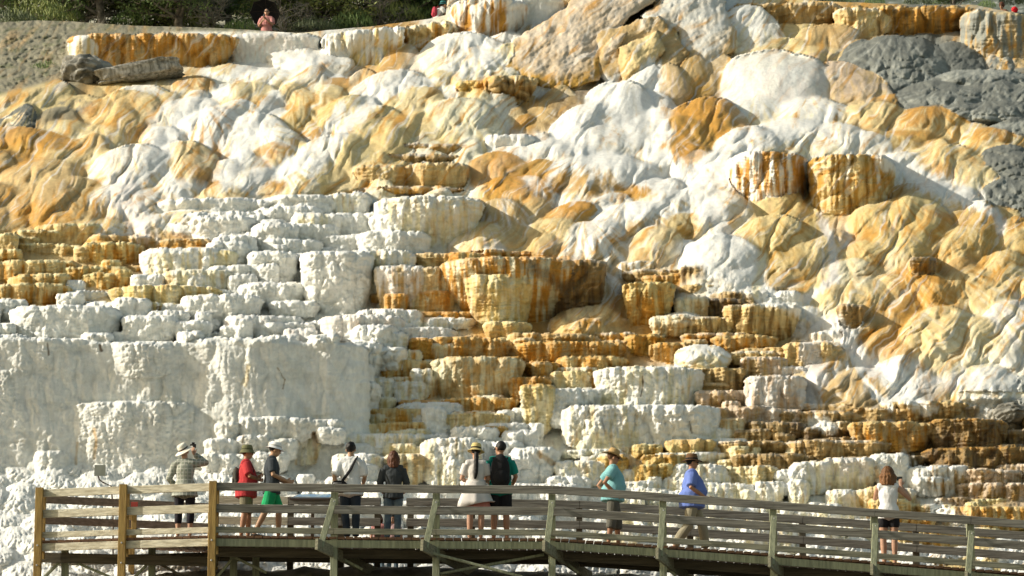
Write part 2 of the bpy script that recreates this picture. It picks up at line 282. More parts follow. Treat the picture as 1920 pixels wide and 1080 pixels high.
for a in [(1075, 378, 50, 34, 'OB'), (1165, 405, 44, 30, 'CB'), (1225, 455, 46, 40, 'BC'), (1115, 440, 26, 40, 'BO'), (1000, 300, 56, 36, 'BO'), (1205, 335, 50, 22, 'OB'), (1300, 350, 44, 34, 'CO'), (1275, 400, 50, 26, 'CB'), (945, 330, 52, 36, 'OB'), (700, 300, 60, 34, 'CO'), (480, 175, 46, 30, 'OC'), (560, 200, 40, 44, 'CB')]:
    D(*a, B=.85, off=-.25, cs=.95, rot=-12)
# ---- upper flows, right
for a in [(1400, 10, 72, 72, 'WP', 20), (1555, 44, 68, 40, 'TN'), (1440, 84, 64, 22, 'CP'), (1530, 84, 64, 22, 'CK'), (1345, 100, 50, 50, 'TB', -20), (1580, 115, 70, 50, 'KT', 12), (1630, 130, 50, 40, 'TK', 10), (1400, 118, 40, 60, 'WT'),
          (1680, 66, 112, 68, 'GH'), (1620, 72, 46, 52, 'GH'), (1715, 88, 62, 52, 'GG'), (1790, 78, 60, 50, 'GG'), (1680, 146, 44, 20, 'GG'), (1755, 150, 74, 28, 'GG'), (1862, 152, 90, 36, 'GH'), (1905, 172, 46, 36, 'HG'),
          (1738, 180, 48, 14, 'GH'), (1805, 198, 48, 14, 'HG'), (1850, 203, 38, 22, 'GG'), (1897, 213, 42, 22, 'GH'), (1670, 176, 52, 14, 'ON'), (1950, 190, 60, 40, 'GH'), (1990, 240, 70, 50, 'GG'),
          (1322, 184, 88, 78, 'OB', -22), (1290, 215, 58, 80, 'BO', -30), (1305, 275, 50, 50, 'OB', -35), (1345, 200, 46, 60, 'OB', -30), (1420, 180, 62, 38, 'WP'), (1520, 184, 84, 38, 'WP'), (1640, 191, 78, 40, 'CT'), (1742, 200, 92, 32, 'OC'), (1810, 230, 48, 16, 'CT'),
          (1870, 238, 72, 24, 'OC'), (1715, 240, 62, 17, 'OB'), (1480, 221, 84, 48, 'WP'), (1570, 230, 64, 46, 'WP'), (1620, 245, 56, 42, 'WW'), (1395, 240, 74, 62, 'WC', -35), (1350, 285, 62, 62, 'WC', -40), (1300, 260, 40, 60, 'OW', -30),
          (1440, 270, 80, 22, 'PW'), (1440, 340, 40, 50, 'CY', -30), (1690, 250, 40, 24, 'CB'), (1775, 270, 78, 42, 'CO'), (1800, 290, 62, 36, 'CP'), (1832, 312, 54, 42, 'CP', -14), (1855, 262, 56, 30, 'CT'),
          (1886, 270, 56, 50, 'GG'), (1910, 312, 42, 52, 'GG'), (1960, 300, 60, 60, 'GG'), (1735, 343, 90, 24, 'TC'), (1700, 285, 60, 40, 'WC'), (1660, 300, 60, 40, 'WW', 20), (1330, 330, 60, 40, 'WO', -25),
          (1355, 438, 88, 92, 'WW', 12), (1310, 378, 60, 42, 'WW'), (1340, 390, 56, 42, 'WC', -10), (1450, 403, 88, 82, 'CB', -14), (1415, 430, 60, 80, 'BY', -30), (1485, 440, 60, 70, 'YT'), (1462, 335, 50, 60, 'YT', -20), (1400, 390, 34, 34, 'CT'), (1540, 440, 50, 70, 'CE'),
          (1692, 368, 94, 64, 'YO', -10), (1638, 382, 46, 60, 'YO', -20), (1684, 424, 66, 54, 'YP'), (1620, 452, 50, 54, 'YO', -25), (1735, 392, 28, 50, 'RN'), (1712, 395, 26, 46, 'NO'), (1820, 388, 46, 28, 'BO'), (1812, 424, 56, 38, 'CB'),
          (1778, 446, 48, 48, 'CO'), (1877, 383, 38, 18, 'TC'), (1898, 404, 46, 30, 'OC'), (1696, 496, 32, 32, 'OB'), (1748, 498, 56, 84, 'OC', -35), (1530, 503, 54, 32, 'CY'), (1520, 525, 48, 46, 'CY', -25), (1572, 533, 60, 50, 'CP', -20),
          (1602, 484, 60, 62, 'PC', -15), (1652, 513, 66, 50, 'CO', -15), (1667, 524, 50, 58, 'CO', -10), (1690, 565, 44, 44, 'OB', -14), (1697, 574, 36, 56, 'OB', -25), (1815, 503, 64, 48, 'CO', -22), (1852, 530, 60, 56, 'CP', -30),
          (1872, 474, 62, 44, 'CO', -20), (1900, 500, 62, 60, 'CE', -30), (1774, 568, 86, 98, 'CP', -38), (1850, 588, 64, 84, 'CP', -38), (1905, 560, 72, 90, 'EC', -30), (1800, 655, 64, 46, 'CE'), (1892, 640, 52, 60, 'WE'), (1862, 690, 72, 62, 'WE', 10),
          (1700, 638, 54, 52, 'OT'), (1715, 660, 50, 50, 'TE'), (1640, 592, 42, 58, 'TB', 20), (1585, 590, 46, 50, 'WE', 30), (1612, 690, 66, 66, 'TN'), (1560, 640, 52, 46, 'TW', 25), (1690, 665, 66, 72, 'WE', 28), (1650, 745, 50, 30, 'TE'), (1930, 700, 60, 60, 'HW'),
          (1440, 540, 70, 40, 'CY', 20), (1500, 560, 60, 34, 'CE', 20), (1800, 700, 70, 50, 'EC'), (1730, 700, 60, 50, 'EK')]:
    D(*a[:5], rot=a[5] if len(a) > 5 else 0, B=.95, wet=.35 if a[4] in ('OB', 'BO', 'RN', 'OW') else 0)
D(1462, 94, 110, 62, 'VE', rot=8, amp=.02, lobe=.12, off=-.5)
D(1355, 438, 88, 92, 'WW', rot=12, B=.95, amp=.04, lobe=.4, off=-.3); D(1165, 150, 60, 90, 'WW', rot=15, amp=.04, lobe=.4, off=-.2)
for a in [(1780, 162, 110, 26, 'GH'), (1850, 188, 110, 24, 'GH'), (1960, 150, 90, 40, 'GH'), (1930, 222, 80, 24, 'HG'), (1905, 285, 64, 40, 'GG'), (1890, 335, 56, 40, 'GH'), (1950, 330, 60, 50, 'GG'), (1840, 130, 100, 22, 'HG')]: D(*a, B=.8, off=-.3)
# lumpy white heaps between the blocks, cauliflower-like
for a in [(870, 60, 90, 60, 'WP'), (900, 95, 80, 50, 'WP'), (960, 60, 60, 30, 'WT'), (1010, 30, 50, 26, 'WT'), (1040, 14, 60, 22, 'WC'), (850, 130, 60, 26, 'YW'), (900, 140, 60, 24, 'YP'), (950, 142, 46, 26, 'TN'), (560, 84, 60, 18, 'WW'), (600, 100, 60, 18, 'WW')]:
    D(*a[:5], B=.7, amp=.16, nf=3.5, rough=2.2, off=-.8)
D(898, 166, 22, 18, 'YP', off=-1.4, amp=.05); D(875, 163, 16, 14, 'YB', off=-1.2, amp=.05)
D(972, 75, 40, 60, 'YW', rot=-35, off=-1.2, amp=.05)

# ---- the cracked fallen blocks at the top: broad slabs with rounded undersides
def block(poly, off, ty, code, bev, tx=0, sd=1, lay=.10, ang=-.55):
    pa = np.array(poly, float); s = box(pa[:, 0].min() - 12, pa[:, 0].max() + 12, pa[:, 1].min() - 12, pa[:, 1].max() + 12)
    x = X[s] + 5 * fbm(X[s] / 26, Y[s] / 26, sd + 200, 3); y = Y[s] + 5 * fbm(X[s] / 26, Y[s] / 26, sd + 210, 3); xc = pa[:, 0].mean(); yb = pa[:, 1].max()
    ed = np.full(x.shape, 1e9)
    for (x1, y1), (x2, y2) in zip(poly, poly[1:] + poly[:1]):
        L2 = (x2 - x1) ** 2 + (y2 - y1) ** 2; t = np.clip(((x - x1) * (x2 - x1) + (y - y1) * (y2 - y1)) / L2, 0, 1); ed = np.minimum(ed, np.hypot(x - x1 - t * (x2 - x1), y - y1 - t * (y2 - y1)))
    ins = inpoly(x, y, poly); D0 = float(Db(xc, yb)) + off; mpp = D0 / F; t = np.clip(ed / bev, 0, 1)
    c_, s_ = math.cos(ang), math.sin(ang); al = x * c_ + y * s_; ac = -x * s_ + y * c_
    g = fbm(al / 70, ac / 8, sd, 4) * lay + .03 * fbm(x / 7, y / 7, sd + 3, 3) + .25 * fbm(x / 60, y / 50, sd + 5, 2)
    f = D0 + ty * (yb - y) + tx * (x - xc) + mpp * bev * 1.2 * (1 - np.sqrt(np.clip(1 - (1 - t) ** 2, 0, 1))) - g
    f = np.where(ins, f, np.inf); A, Bc = two(code); lo = sstep(.75, .1, t) * sstep(yb - 110, yb - 20, y)
    m = np.clip(.35 * sstep(-.2, .4, fbm(al / 60, ac / 14, sd + 7, 4)) + 1.3 * lo * sstep(-.5, .2, fbm(x / 9, y / 60, sd + 9, 3)), 0, 1)[..., None]
    merge(s, f, A * (1 - m) + Bc * m, .04, 1.2)
block([(1200, 30), (1250, -10), (1290, -65), (1352, -65), (1362, 20), (1382, 60), (1378, 95), (1345, 120), (1318, 127), (1290, 112), (1272, 95), (1268, 60), (1240, 48)], -1.6, .04, 'QT', 42, sd=43, lay=.05, tx=.004)
block([(932, 132), (962, 75), (1010, 45), (1060, 15), (1110, -65), (1236, -65), (1228, 2), (1190, 28), (1138, 75), (1130, 100), (1124, 150), (1085, 163), (1040, 166), (1000, 160), (960, 143)], -1.6, .042, 'SB', 46, sd=3, lay=.09)
block([(1118, 62), (1235, 28), (1292, 98), (1262, 150), (1215, 172), (1150, 168), (1118, 140)], -.35, .03, 'TN', 20, sd=93, lay=.06)
block([(1160, 92), (1185, 78), (1230, 60), (1247, 95), (1240, 105), (1205, 135), (1170, 157), (1160, 125)], -.9, .02, 'CT', 16, sd=23, lay=.03)
block([(1124, 104), (1145, 70), (1174, 60), (1163, 90), (1160, 132), (1152, 152), (1134, 152), (1124, 125)], -.9, .025, 'ST', 14, sd=53)
block([(1232, 48), (1272, 57), (1277, 93), (1262, 99), (1250, 97), (1236, 62)], -1.9, .03, 'CT', 9, sd=63, lay=.03)
block([(1167, 66), (1196, 36), (1226, 44), (1229, 60), (1210, 72), (1186, 83)], -2.6, .03, 'ST', 7, sd=73, lay=.06, ang=.3)
# ---- basins and fluted curtains along the skyline
L(122, 455, 61, 128, 'OT', n=5, P=1.2, under=.45, flute=1.6, lip=.3)
L(124, 200, 66, 124, 'WC', n=3, P=1.6, out=.5, under=.5)
L(430, 600, 62, 116, 'EV', n=4, P=.5, flute=.4, under=.1)
L(350, 440, 64, 128, 'BT', n=3, P=.8, under=.7, out=.1)
L(598, 760, 54, 122, 'WY', n=5, P=.5, rs=-.12, flute=2.2, under=.3, out=.6)
L(700, 850, 44, 104, 'COW', n=5, P=.5, rs=-.13, flute=2.2, under=.3, out=.4)
L(836, 1000, -6, 62, 'WOW', n=2.6, P=2.0, flute=2.0, under=.6, out=2.4)
L(940, 1060, -8, 52, 'VWW', n=3, P=1.5, flute=.3, under=.1, out=1.4)
L(1372, 1580, 2, 46, 'TN', n=5, P=.6, flute=1.3, under=.4)
L(1555, 1860, 9, 66, 'ONC', n=4, P=1.5, flute=2.0, under=.8, out=.6, wet=.4)
L(1800, 1990, 22, 120, 'HTC', n=3, P=2.0, flute=1.2, under=.1, rs=.12)
L(1560, 1680, 12, 62, 'CTW', n=3, P=.7, flute=1.5, under=.3, out=.9)
L(1362, 1520, 281, 378, 'OWO', n=2.2, P=1.6, flute=1.3, under=.25, out=1.2, wet=.5)
L(1512, 1680, 287, 388, 'BCO', n=2.4, P=1.6, flute=1.3, under=.2, out=1.4, wet=.3)
L(908, 1005, 251, 290, 'WW', n=2.6, flute=.6, under=.1)
L(1100, 1160, 318, 345, 'YOW', flute=1.5, n=3, P=.3, out=.6); L(1150, 1190, 322, 346, 'YOW', flute=1.5, n=3, P=.3, out=.6)
L(1705, 1758, 480, 524, 'NR', under=.5, wet=.8, out=1.2); L(1567, 1623, 570, 612, 'NT', under=.6, out=1.2)

L(852, 925, 150, 186, 'YBO', n=2.4, out=.9, under=.6, lob=.15); L(900, 1012, 140, 192, 'TNC', n=2.4, out=1.2, under=.7, lob=.22, flute=1.6)
# ---- terraces, upper left and the white block
for a in [(693, 905, 268, 294, 'TOE'), (668, 885, 287, 312, 'TNE'), (660, 765, 307, 352, 'TC'), (758, 882, 304, 352, 'TC'), (640, 892, 348, 362, 'TOE'), (735, 800, 312, 345, 'OT'),
          (410, 562, 374, 402, 'WV'), (490, 642, 364, 406, 'WV'), (610, 700, 362, 402, 'VP'), (352, 482, 404, 452, 'WV'), (698, 912, 367, 474, 'VP', 2.2, .7), (686, 884, 398, 462, 'VW', 2.4, .4), (470, 562, 418, 474, 'WV'), (545, 645, 398, 446, 'WP'),
          (665, 812, 432, 486, 'VW'), (258, 446, 463, 522, 'WP', 2.4, .2), (380, 446, 468, 520, 'YP'), (305, 441, 505, 552, 'PV', 2.4, .3), (195, 426, 534, 586, 'YPC', 2.2, .5), (335, 496, 551, 606, 'VW', 3, .3), (443, 582, 528, 572, 'WV'), (560, 702, 470, 588, 'WV', 2.2, .4),
          (640, 780, 468, 560, 'VP'), (385, 470, 452, 508, 'WV'), (460, 560, 470, 530, 'VW'), (0, 118, 578, 602, 'WV'), (12, 232, 571, 642, 'WV', 2.4, .25), (180, 346, 566, 600, 'YN', 2.4, .4), (225, 334, 590, 642, 'WV'), (322, 402, 600, 642, 'WV'),
          (418, 532, 590, 628, 'WE'), (500, 602, 563, 592, 'WV'), (528, 594, 615, 642, 'EW'), (596, 762, 590, 648, 'EW', 2.6, .2), (725, 908, 594, 614, 'WW'), (690, 862, 612, 642, 'WE'), (700, 802, 496, 592, 'ETW', 2.5, .5), (718, 766, 549, 592, 'OT'),
          (766, 860, 544, 588, 'OC', 2.5, .5), (760, 905, 583, 602, 'OT'), (833, 1016, 469, 486, 'OC'), (775, 842, 472, 500, 'TC'), (820, 1095, 480, 626, 'OP', 2.0, .95), (1015, 1140, 486, 605, 'NR', 2.2, .6), (870, 1005, 512, 628, 'YP', 2.0, .6), (760, 860, 500, 590, 'TP', 2.2, .3),
          (905, 1000, 602, 634, 'YT')]:
    L(*a[:5], n=a[5] if len(a) > 5 else 2.6, under=a[6] if len(a) > 6 else .3, flute=.8, out=.55, lob=.05 if a[4][0] in 'WVP' else 0)
# ---- the big pale wall and its neighbours
for a in [(-420, 225, 632, 884, 54.55, 2.6), (110, 430, 640, 884, 54.75, 2.3), (330, 585, 634, 884, 54.6, 2.2), (520, 692, 642, 884, 54.95, 2.0)]: L(*a[:4], 'VW', n=a[5], P=.9, under=-.08, flute=.5, dep=a[4], rough=.5, lip=.25, k=.25)
for a in [(205, 330, 642, 700, 54.55, 'WV'), (135, 365, 752, 884, 54.3, 'VW'), (-80, 60, 690, 884, 54.45, 'VW'), (60, 130, 845, 884, 54.2, 'VW')]:
    L(*a[:4], a[5], n=2.0, P=.45, under=.1, dep=a[4], flute=.6)
for a in [(400, 450, 790, 832), (445, 500, 782, 822), (480, 545, 780, 826), (530, 590, 782, 822), (380, 450, 822, 862), (440, 510, 815, 850), (500, 560, 822, 860), (560, 645, 785, 808), (370, 480, 850, 884), (470, 545, 846, 884), (590, 650, 800, 830)]: L(*a, 'VW', dep=54.25 - .006 * (a[3] - 830), P=.3, lob=.02)
for a in [(655, 750, 608, 662), (636, 722, 640, 706), (622, 704, 680, 748), (644, 716, 716, 764), (690, 768, 650, 690)]: L(*a, 'WWW', out=1.3, P=.8, n=2.1, lob=.12)
for a in [(-60, 60, 626, 652), (150, 215, 622, 650), (330, 385, 620, 652), (372, 470, 632, 650), (480, 560, 628, 650), (575, 640, 626, 652)]: L(*a, 'WVW', dep=54.9, P=.5, n=2.3, lob=.1)
# ---- middle terraces
for a in [(765, 812, 632, 682, 'OB', 2.2, .5), (804, 906, 630, 674, 'OTC', 2.4, .4), (858, 962, 634, 674, 'OTC', 2.4, .4), (948, 1178, 639, 682, 'OTC', 2.6, .3), (690, 766, 622, 682, 'WPW', 2.4, .2), (648, 702, 650, 702, 'WWW', 2.4, .1), (640, 690, 680, 730, 'WP', 2.4, .1),
          (690, 812, 673, 718, 'COC', 2.4, .3), (806, 986, 668, 752, 'PTC', 2.4, .45), (888, 982, 668, 700, 'OCC', 2.4, .5), (978, 1052, 678, 708, 'OB', 2.4, .5), (1038, 1182, 666, 702, 'OCC', 2.4, .4), (948, 1036, 705, 754, 'OT', 2.4, .5), (1030, 1112, 694, 732, 'CPC', 2.4, .3),
          (1110, 1322, 686, 762, 'WPW', 2.3, .2), (975, 1042, 720, 806, 'YPO', 2.4, .3), (1012, 1112, 727, 796, 'WVW', 2.4, .1), (1052, 1215, 758, 836, 'WPW', 2.3, .05), (1160, 1354, 758, 832, 'WVW', 2.3, .1), (593, 646, 742, 760, 'OC'), (613, 682, 757, 787, 'OC', 2.4, .5),
          (744, 832, 748, 768, 'OC'), (828, 978, 744, 778, 'OCC'), (678, 822, 764, 794, 'COC'), (818, 962, 774, 812, 'CPC'), (588, 722, 792, 824, 'CPC'), (700, 812, 790, 822, 'COC'), (535, 604, 810, 866, 'WPC', 2.3, .1), (598, 822, 812, 852, 'WPW'), (788, 905, 820, 905, 'WPW', 2.3, 0),
          (940, 1012, 806, 842, 'WW'), (958, 1045, 838, 908, 'VW'), (1036, 1138, 863, 908, 'VP'), (900, 955, 798, 828, 'BY'), (768, 812, 690, 742, 'WP'), (680, 740, 706, 752, 'WPC'), (735, 800, 714, 756, 'WPC'), (720, 800, 850, 905, 'PT'), (620, 720, 850, 905, 'WP'),
          (1100, 1200, 622, 640, 'TOE'), (1170, 1248, 626, 662, 'OBC'), (1268, 1422, 623, 642, 'TOE'), (1328, 1462, 627, 662, 'TOC'), (1213, 1302, 641, 678, 'OTC'), (1362, 1478, 657, 684, 'TCW'), (1385, 1478, 667, 708, 'KTE'), (1468, 1562, 640, 694, 'TCC'), (1298, 1402, 688, 734, 'TNC'),
          (1395, 1512, 703, 770, 'EKE', 2.4, .05), (1300, 1405, 730, 764, 'KT'), (1350, 1450, 760, 800, 'KTK'), (1400, 1505, 765, 800, 'KE'), (1345, 1400, 783, 815, 'TP'), (1502, 1592, 768, 792, 'NR'), (1640, 1822, 751, 788, 'TNC'), (1588, 1752, 789, 842, 'TOC'), (1738, 1892, 784, 846, 'NRO'),
          (1328, 1500, 826, 850, 'TNE'), (1450, 1680, 824, 860, 'TNE'), (1722, 1990, 837, 884, 'NRO'), (1540, 1640, 857, 912, 'EPW'), (1628, 1704, 849, 905, 'WVW'), (1448, 1545, 878, 912, 'WVW'), (1380, 1460, 872, 905, 'CPW'), (1440, 1510, 790, 820, 'RN'), (1480, 1600, 800, 822, 'NRT'),
          (1240, 1345, 822, 850, 'TYC'), (1200, 1290, 850, 905, 'BY'), (1120, 1180, 850, 905, 'BYW'), (1755, 1830, 872, 905, 'NT'), (1600, 1720, 915, 950, 'PT'), (1750, 1960, 948, 990, 'OCC'), (1640, 1760, 960, 990, 'CO'),
          (1162, 1357, 503, 532, 'TNE', 3, .2), (1165, 1268, 527, 622, 'YOC', 2.3, .75), (1268, 1362, 533, 562, 'TNC'), (1262, 1330, 555, 606, 'PT'), (1322, 1398, 558, 598, 'RN'), (1352, 1502, 569, 642, 'CNE', 2.4, .5), (1213, 1402, 593, 628, 'CNE', 3, .3), (1360, 1460, 545, 566, 'NT', 3, .2), (1215, 1300, 590, 626, 'PTW', 2.4, .3)]:
    L(*a[:5], n=a[5] if len(a) > 5 else 2.6, under=a[6] if len(a) > 6 else .3, flute=1.0, out=.55, lob=.05 if a[4][0] in 'WVP' else 0)
D(1318, 645, 52, 26, 'WP', off=-1.0, k=.1, skirt=1, cs=1); D(1275, 585, 40, 12, 'WW', off=-.8)
# ---- lumpy white ground in front
for gy in range(868, 1130, 17):
    gx = -240
    while gx < 2150:
        x = gx + rnd.uniform(-14, 14); y = gy + rnd.uniform(-7, 7)
        if x < 560 or y > 1000:
            a = rnd.uniform(18, 44); D(x, y, a, a * rnd.uniform(.45, .8), 'WW' if rnd.random() < .75 or x < 600 else zcode(x, 960), B=.9, amp=.10, nf=4, rough=1.2, skirt=1, cs=1, off=rnd.uniform(-.3, .1), k=.12)
        gx += rnd.uniform(30, 52)
# ---- flowing white water paths: pale mineral left along each stream
def stream(pts, w, code, wet=.5, sm=.5, a=.9):
    for (xa, ya), (xb, yb) in zip(pts[:-1], pts[1:]):
        s = box(min(xa, xb) - 3 * w, max(xa, xb) + 3 * w, min(ya, yb) - 2 * w, max(ya, yb) + 2 * w)
        x = X[s] + .9 * wx[s]; y = Y[s] + .6 * wy[s]; L2 = (xb - xa) ** 2 + (yb - ya) ** 2
        t = np.clip(((x - xa) * (xb - xa) + (y - ya) * (yb - ya)) / L2, 0, 1)
        d = np.hypot(x - xa - t * (xb - xa), y - ya - t * (yb - ya)) / w
        q = (a * sstep(1.25, .35, d + .9 * fbm(x / 9, y / 26, 91, 3)))[..., None]
        CC[s] = CC[s] * (1 - q) + COL[code] * q; WET[s] = np.maximum(WET[s], wet * q[..., 0])
        ROUGH[s] = ROUGH[s] * (1 - .5 * q[..., 0])
for p, w, c in [([(1140, 160), (1180, 230), (1230, 290), (1290, 340), (1340, 390)], 26, 'W'), ([(1110, 200), (1060, 260), (1180, 330), (1260, 350)], 22, 'W'),
                ([(1180, 330), (1250, 350), (1330, 380), (1360, 440), (1400, 500), (1450, 560)], 17, 'W'), ([(1560, 210), (1480, 250), (1390, 290), (1310, 350)], 15, 'W'), ([(1040, 270), (1150, 300), (1230, 330)], 20, 'W'), ([(420, 170), (340, 220), (300, 290), (250, 350)], 18, 'W'), ([(520, 190), (470, 240), (450, 300), (420, 340)], 20, 'W'), ([(760, 150), (700, 180), (640, 250), (590, 310)], 18, 'W'), ([(1290, 470), (1370, 520), (1440, 560), (1520, 590), (1580, 630), (1640, 690), (1700, 740), (1740, 765)], 17, 'W'), ([(1570, 600), (1600, 660), (1640, 700)], 14, 'E'), ([(1515, 640), (1530, 700), (1520, 750)], 24, 'E'),
                ([(1600, 670), (1640, 740), (1670, 765)], 8, 'W'), ([(1690, 860), (1700, 890), (1760, 960), (1820, 990)], 20, 'W'), ([(1690, 690), (1720, 750)], 10, 'W'), ([(1520, 790), (1560, 800)], 14, 'W'),
                ([(1540, 400), (1560, 460), (1570, 520), (1510, 560)], 10, 'E'), ([(1800, 370), (1870, 400), (1880, 430)], 10, 'E'), ([(1660, 300), (1760, 350), (1830, 375)], 22, 'W'),
                ([(230, 340), (240, 380), (270, 430)], 26, 'E'), ([(300, 250), (290, 300), (350, 380)], 12, 'W'), ([(450, 130), (560, 110), (640, 100)], 16, 'W'), ([(560, 300), (460, 345)], 16, 'W'),
                ([(640, 200), (600, 270), (520, 320)], 12, 'W'), ([(1260, 320), (1290, 350), (1250, 380), (1180, 400)], 20, 'W'), ([(1220, 130), (1215, 200), (1240, 250)], 24, 'W'), ([(1430, 480), (1420, 550)], 9, 'P'), ([(1470, 240), (1380, 260), (1290, 330)], 15, 'W')]:
    stream(p, w, c)
for p, w, c, a in [([(1590, 295), (1590, 360)], 5, 'W', .6), ([(1640, 295), (1645, 350)], 4, 'W', .6), ([(905, 560), (890, 620)], 10, 'O', .5), ([(820, 560), (800, 600)], 8, 'O', .5), ([(590, 815), (595, 860)], 5, 'B', .6), ([(460, 690), (458, 720)], 6, 'Y', .6),
                   ([(145, 830), (143, 870)], 3, 'B', .5), ([(870, 670), (885, 740)], 7, 'O', .6), ([(1010, 850), (1040, 870)], 6, 'B', .6), ([(1640, 880), (1635, 930)], 7, 'T', .6), ([(1000, 500), (1060, 540), (1050, 590)], 14, 'R', .6)]:
    stream(p, w, c, wet=.1, a=a)
wm = sstep(640, 660, Y) * sstep(890, 860, Y) * sstep(660, 600, X) * sstep(-.05, .35, fbm(X / 85 + Y / 200, Y / 45, 311, 5, .6)); wm = (.30 * wm)[..., None]
CC = CC * (1 - wm) + np.array((.47, .455, .37)) * wm
for p, w, c, a in [([(520, 690), (535, 712), (530, 730)], 1.6, 'N', .7), ([(176, 804), (178, 860)], 3.5, 'B', .6), ([(88, 645), (92, 665)], 1.8, 'R', .8), ([(192, 648), (194, 658)], 2.5, 'R', .9), ([(1204, 705), (1202, 742)], 1.8, 'R', .9), ([(1296, 790), (1300, 812)], 1.6, 'R', .7), ([(1130, 785), (1133, 815)], 1.6, 'R', .7), ([(455, 815), (456, 850)], 2, 'N', .6)]:
    stream(p, w, c, wet=0, a=a)
# dirt slope at the left of the skyline
dirt = sstep(6, -6, Y - np.interp(X + wx, [-300, 0, 130, 150, 330, 560, 600], [190, 178, 146, 60, 60, 60, 40]) ) * sstep(600, 560, X)
dirt = np.where((X < 122 + .5 * wx), dirt, dirt * sstep(62, 58, Y))
dc = COL['D'] * (1 + .25 * fbm(X / 30, Y / 9, 51, 4))[..., None]
gsh = sstep(.05, .35, fbm(X / 24, Y / 10, 53, 3))[..., None]; dc = dc * (1 - .5 * gsh) + np.array((.13, .15, .07)) * .5 * gsh
CC = CC * (1 - dirt[..., None]) + dc * dirt[..., None]
sm = Db(X, Y) - .35 * fbm(X / 40, Y / 14, 55, 5, .6) - .12 * pillow(X / 16, Y / 8, 57)
Dm = Dm * (1 - dirt) + sm * dirt
# flow lobes on everything outside the terraces, low swells and cracks on the walls
FZ = np.where(terr, 0.0, 1.0)
for ax in (0, 1):
    for _ in range(3): FZ = (np.roll(FZ, 2, ax) + np.roll(FZ, -2, ax) + 2 * FZ) / 4
def soften(Z, n, thr):
    for _ in range(n):
        acc = Z.copy(); w = np.ones(Z.shape)
        for dj, di in ((2, 0), (-2, 0), (0, 2), (0, -2), (1, 1), (-1, -1), (1, -1), (-1, 1)):
            q = np.roll(Z, (dj, di), (0, 1)); g = np.exp(-((q - Z) / thr) ** 2); acc += q * g; w += g
        Z = acc / w
    return Z
FS = FZ * (1 - HARD) * (1 - dirt); Dm = Dm * (1 - FS) + soften(Dm, 2, .7) * FS
UP = FZ * (1 - dirt) * sstep(.0, 30, Y - crest - 60 + 60 * (X > 840)); Dm = Dm - LOBES * UP * LM * (1 - .6 * HARD)
w2 = 30 * fbm(X / 90, Y / 90, 93, 4)
wallq = 1 - .55 * (sstep(640, 655, Y) * sstep(885, 870, Y) * sstep(680, 655, X)); Dm = Dm - wallq * (1 - FZ) * (.12 * fbm((X + w2) / 60, (Y + w2) / 45, 95, 5, .55) + .05 * pillow((X + w2) / 55, (Y + w2) / 38, 97))
gm = sstep(2.0, 3.0, ROUGH); Dm = Dm - gm * (.16 * pillow((X + 2 * w2) / 46, (Y + .8 * w2) / 22, 401) + .03 * pillow(X / 12, Y / 7, 403) + .10 * fbm(X / 20, Y / 9, 405, 5, .6))
ROUGH = np.minimum(ROUGH, 2.4)
# fine crumbly relief everywhere
fz = np.where(terr, 1.0, .45) * ROUGH * (1 - .6 * dirt)
Dm = Dm - .022 * fz * (pillow(X / 13 + wx * .05, Y / 10, 61) + .5 * pillow(X / 6, Y / 5, 63)) - .02 * fz * fbm(X / 5, Y / 5, 65, 3)
# colour mottling
mt = np.where(terr, fbm(X / 12, Y / 30, 71, 4), fbm(fa / 9, fl_ / 60, 72, 4)); big = fbm(X / 90, Y / 60, 73, 3)
CC = CC * (1 + .10 * mt + .08 * big)[..., None]
ora = (sstep(.02, .5, np.where(terr, fbm(X / 10, Y / 50, 75, 4), fbm(fa / 11, fl_ / 80, 76, 4))) * np.where(terr, .45, .85) * sstep(.0, .2, CC[..., 0] - CC[..., 2]))[..., None]
CC = CC * (1 - ora) + COL['O'] * ora
wht = (.6 * sstep(.12, .5, fbm(fa / 8, fl_ / 110, 78, 4)) * (1 - terr) * (1 - dirt) * sstep(.22, .5, CC[..., 0]))[..., None]
CC = CC * (1 - wht) + COL['W'] * wht
CC = np.clip(CC, .02, .86)

def grid_mesh(name, Xp, Yp, Dp, colour, wet, material, keep=None):
    a = (Xp - 960) / F; b = (540 - Yp) / F; dy = CT - b * ST; dz = ST + b * CT
    co = np.stack([a * Dp / dy, Dp, dz * Dp / dy], -1).astype(np.float32); nj, ni = Xp.shape
    idx = np.arange(nj * ni).reshape(nj, ni)
    q = np.stack([idx[1:, :-1], idx[1:, 1:], idx[:-1, 1:], idx[:-1, :-1]], -1)
    k = (Yp[1:, :-1] - Yp[:-1, :-1] > .01) | (Yp[1:, 1:] - Yp[:-1, 1:] > .01)
    if keep is not None: k &= keep[1:, 1:]
    q = q[k]
    me = bpy.data.meshes.new(name); me.vertices.add(nj * ni); me.vertices.foreach_set('co', co.ravel())
    me.loops.add(q.size); me.loops.foreach_set('vertex_index', q.ravel().astype(np.int32)); me.polygons.add(len(q))
    me.polygons.foreach_set('loop_start', np.arange(0, q.size, 4, dtype=np.int32))
    me.polygons.foreach_set('use_smooth', np.ones(len(q), bool)); me.update(calc_edges=True)
    ca = me.color_attributes.new('tint', 'FLOAT_COLOR', 'POINT')
    ca.data.foreach_set('color', np.concatenate([colour, wet[..., None]], -1).astype(np.float32).ravel())
    bm = bmesh.new(); bm.from_mesh(me); bmesh.ops.delete(bm, geom=[v for v in bm.verts if not v.link_faces], context='VERTS'); bm.to_mesh(me); bm.free()
    return link(name, me, material)
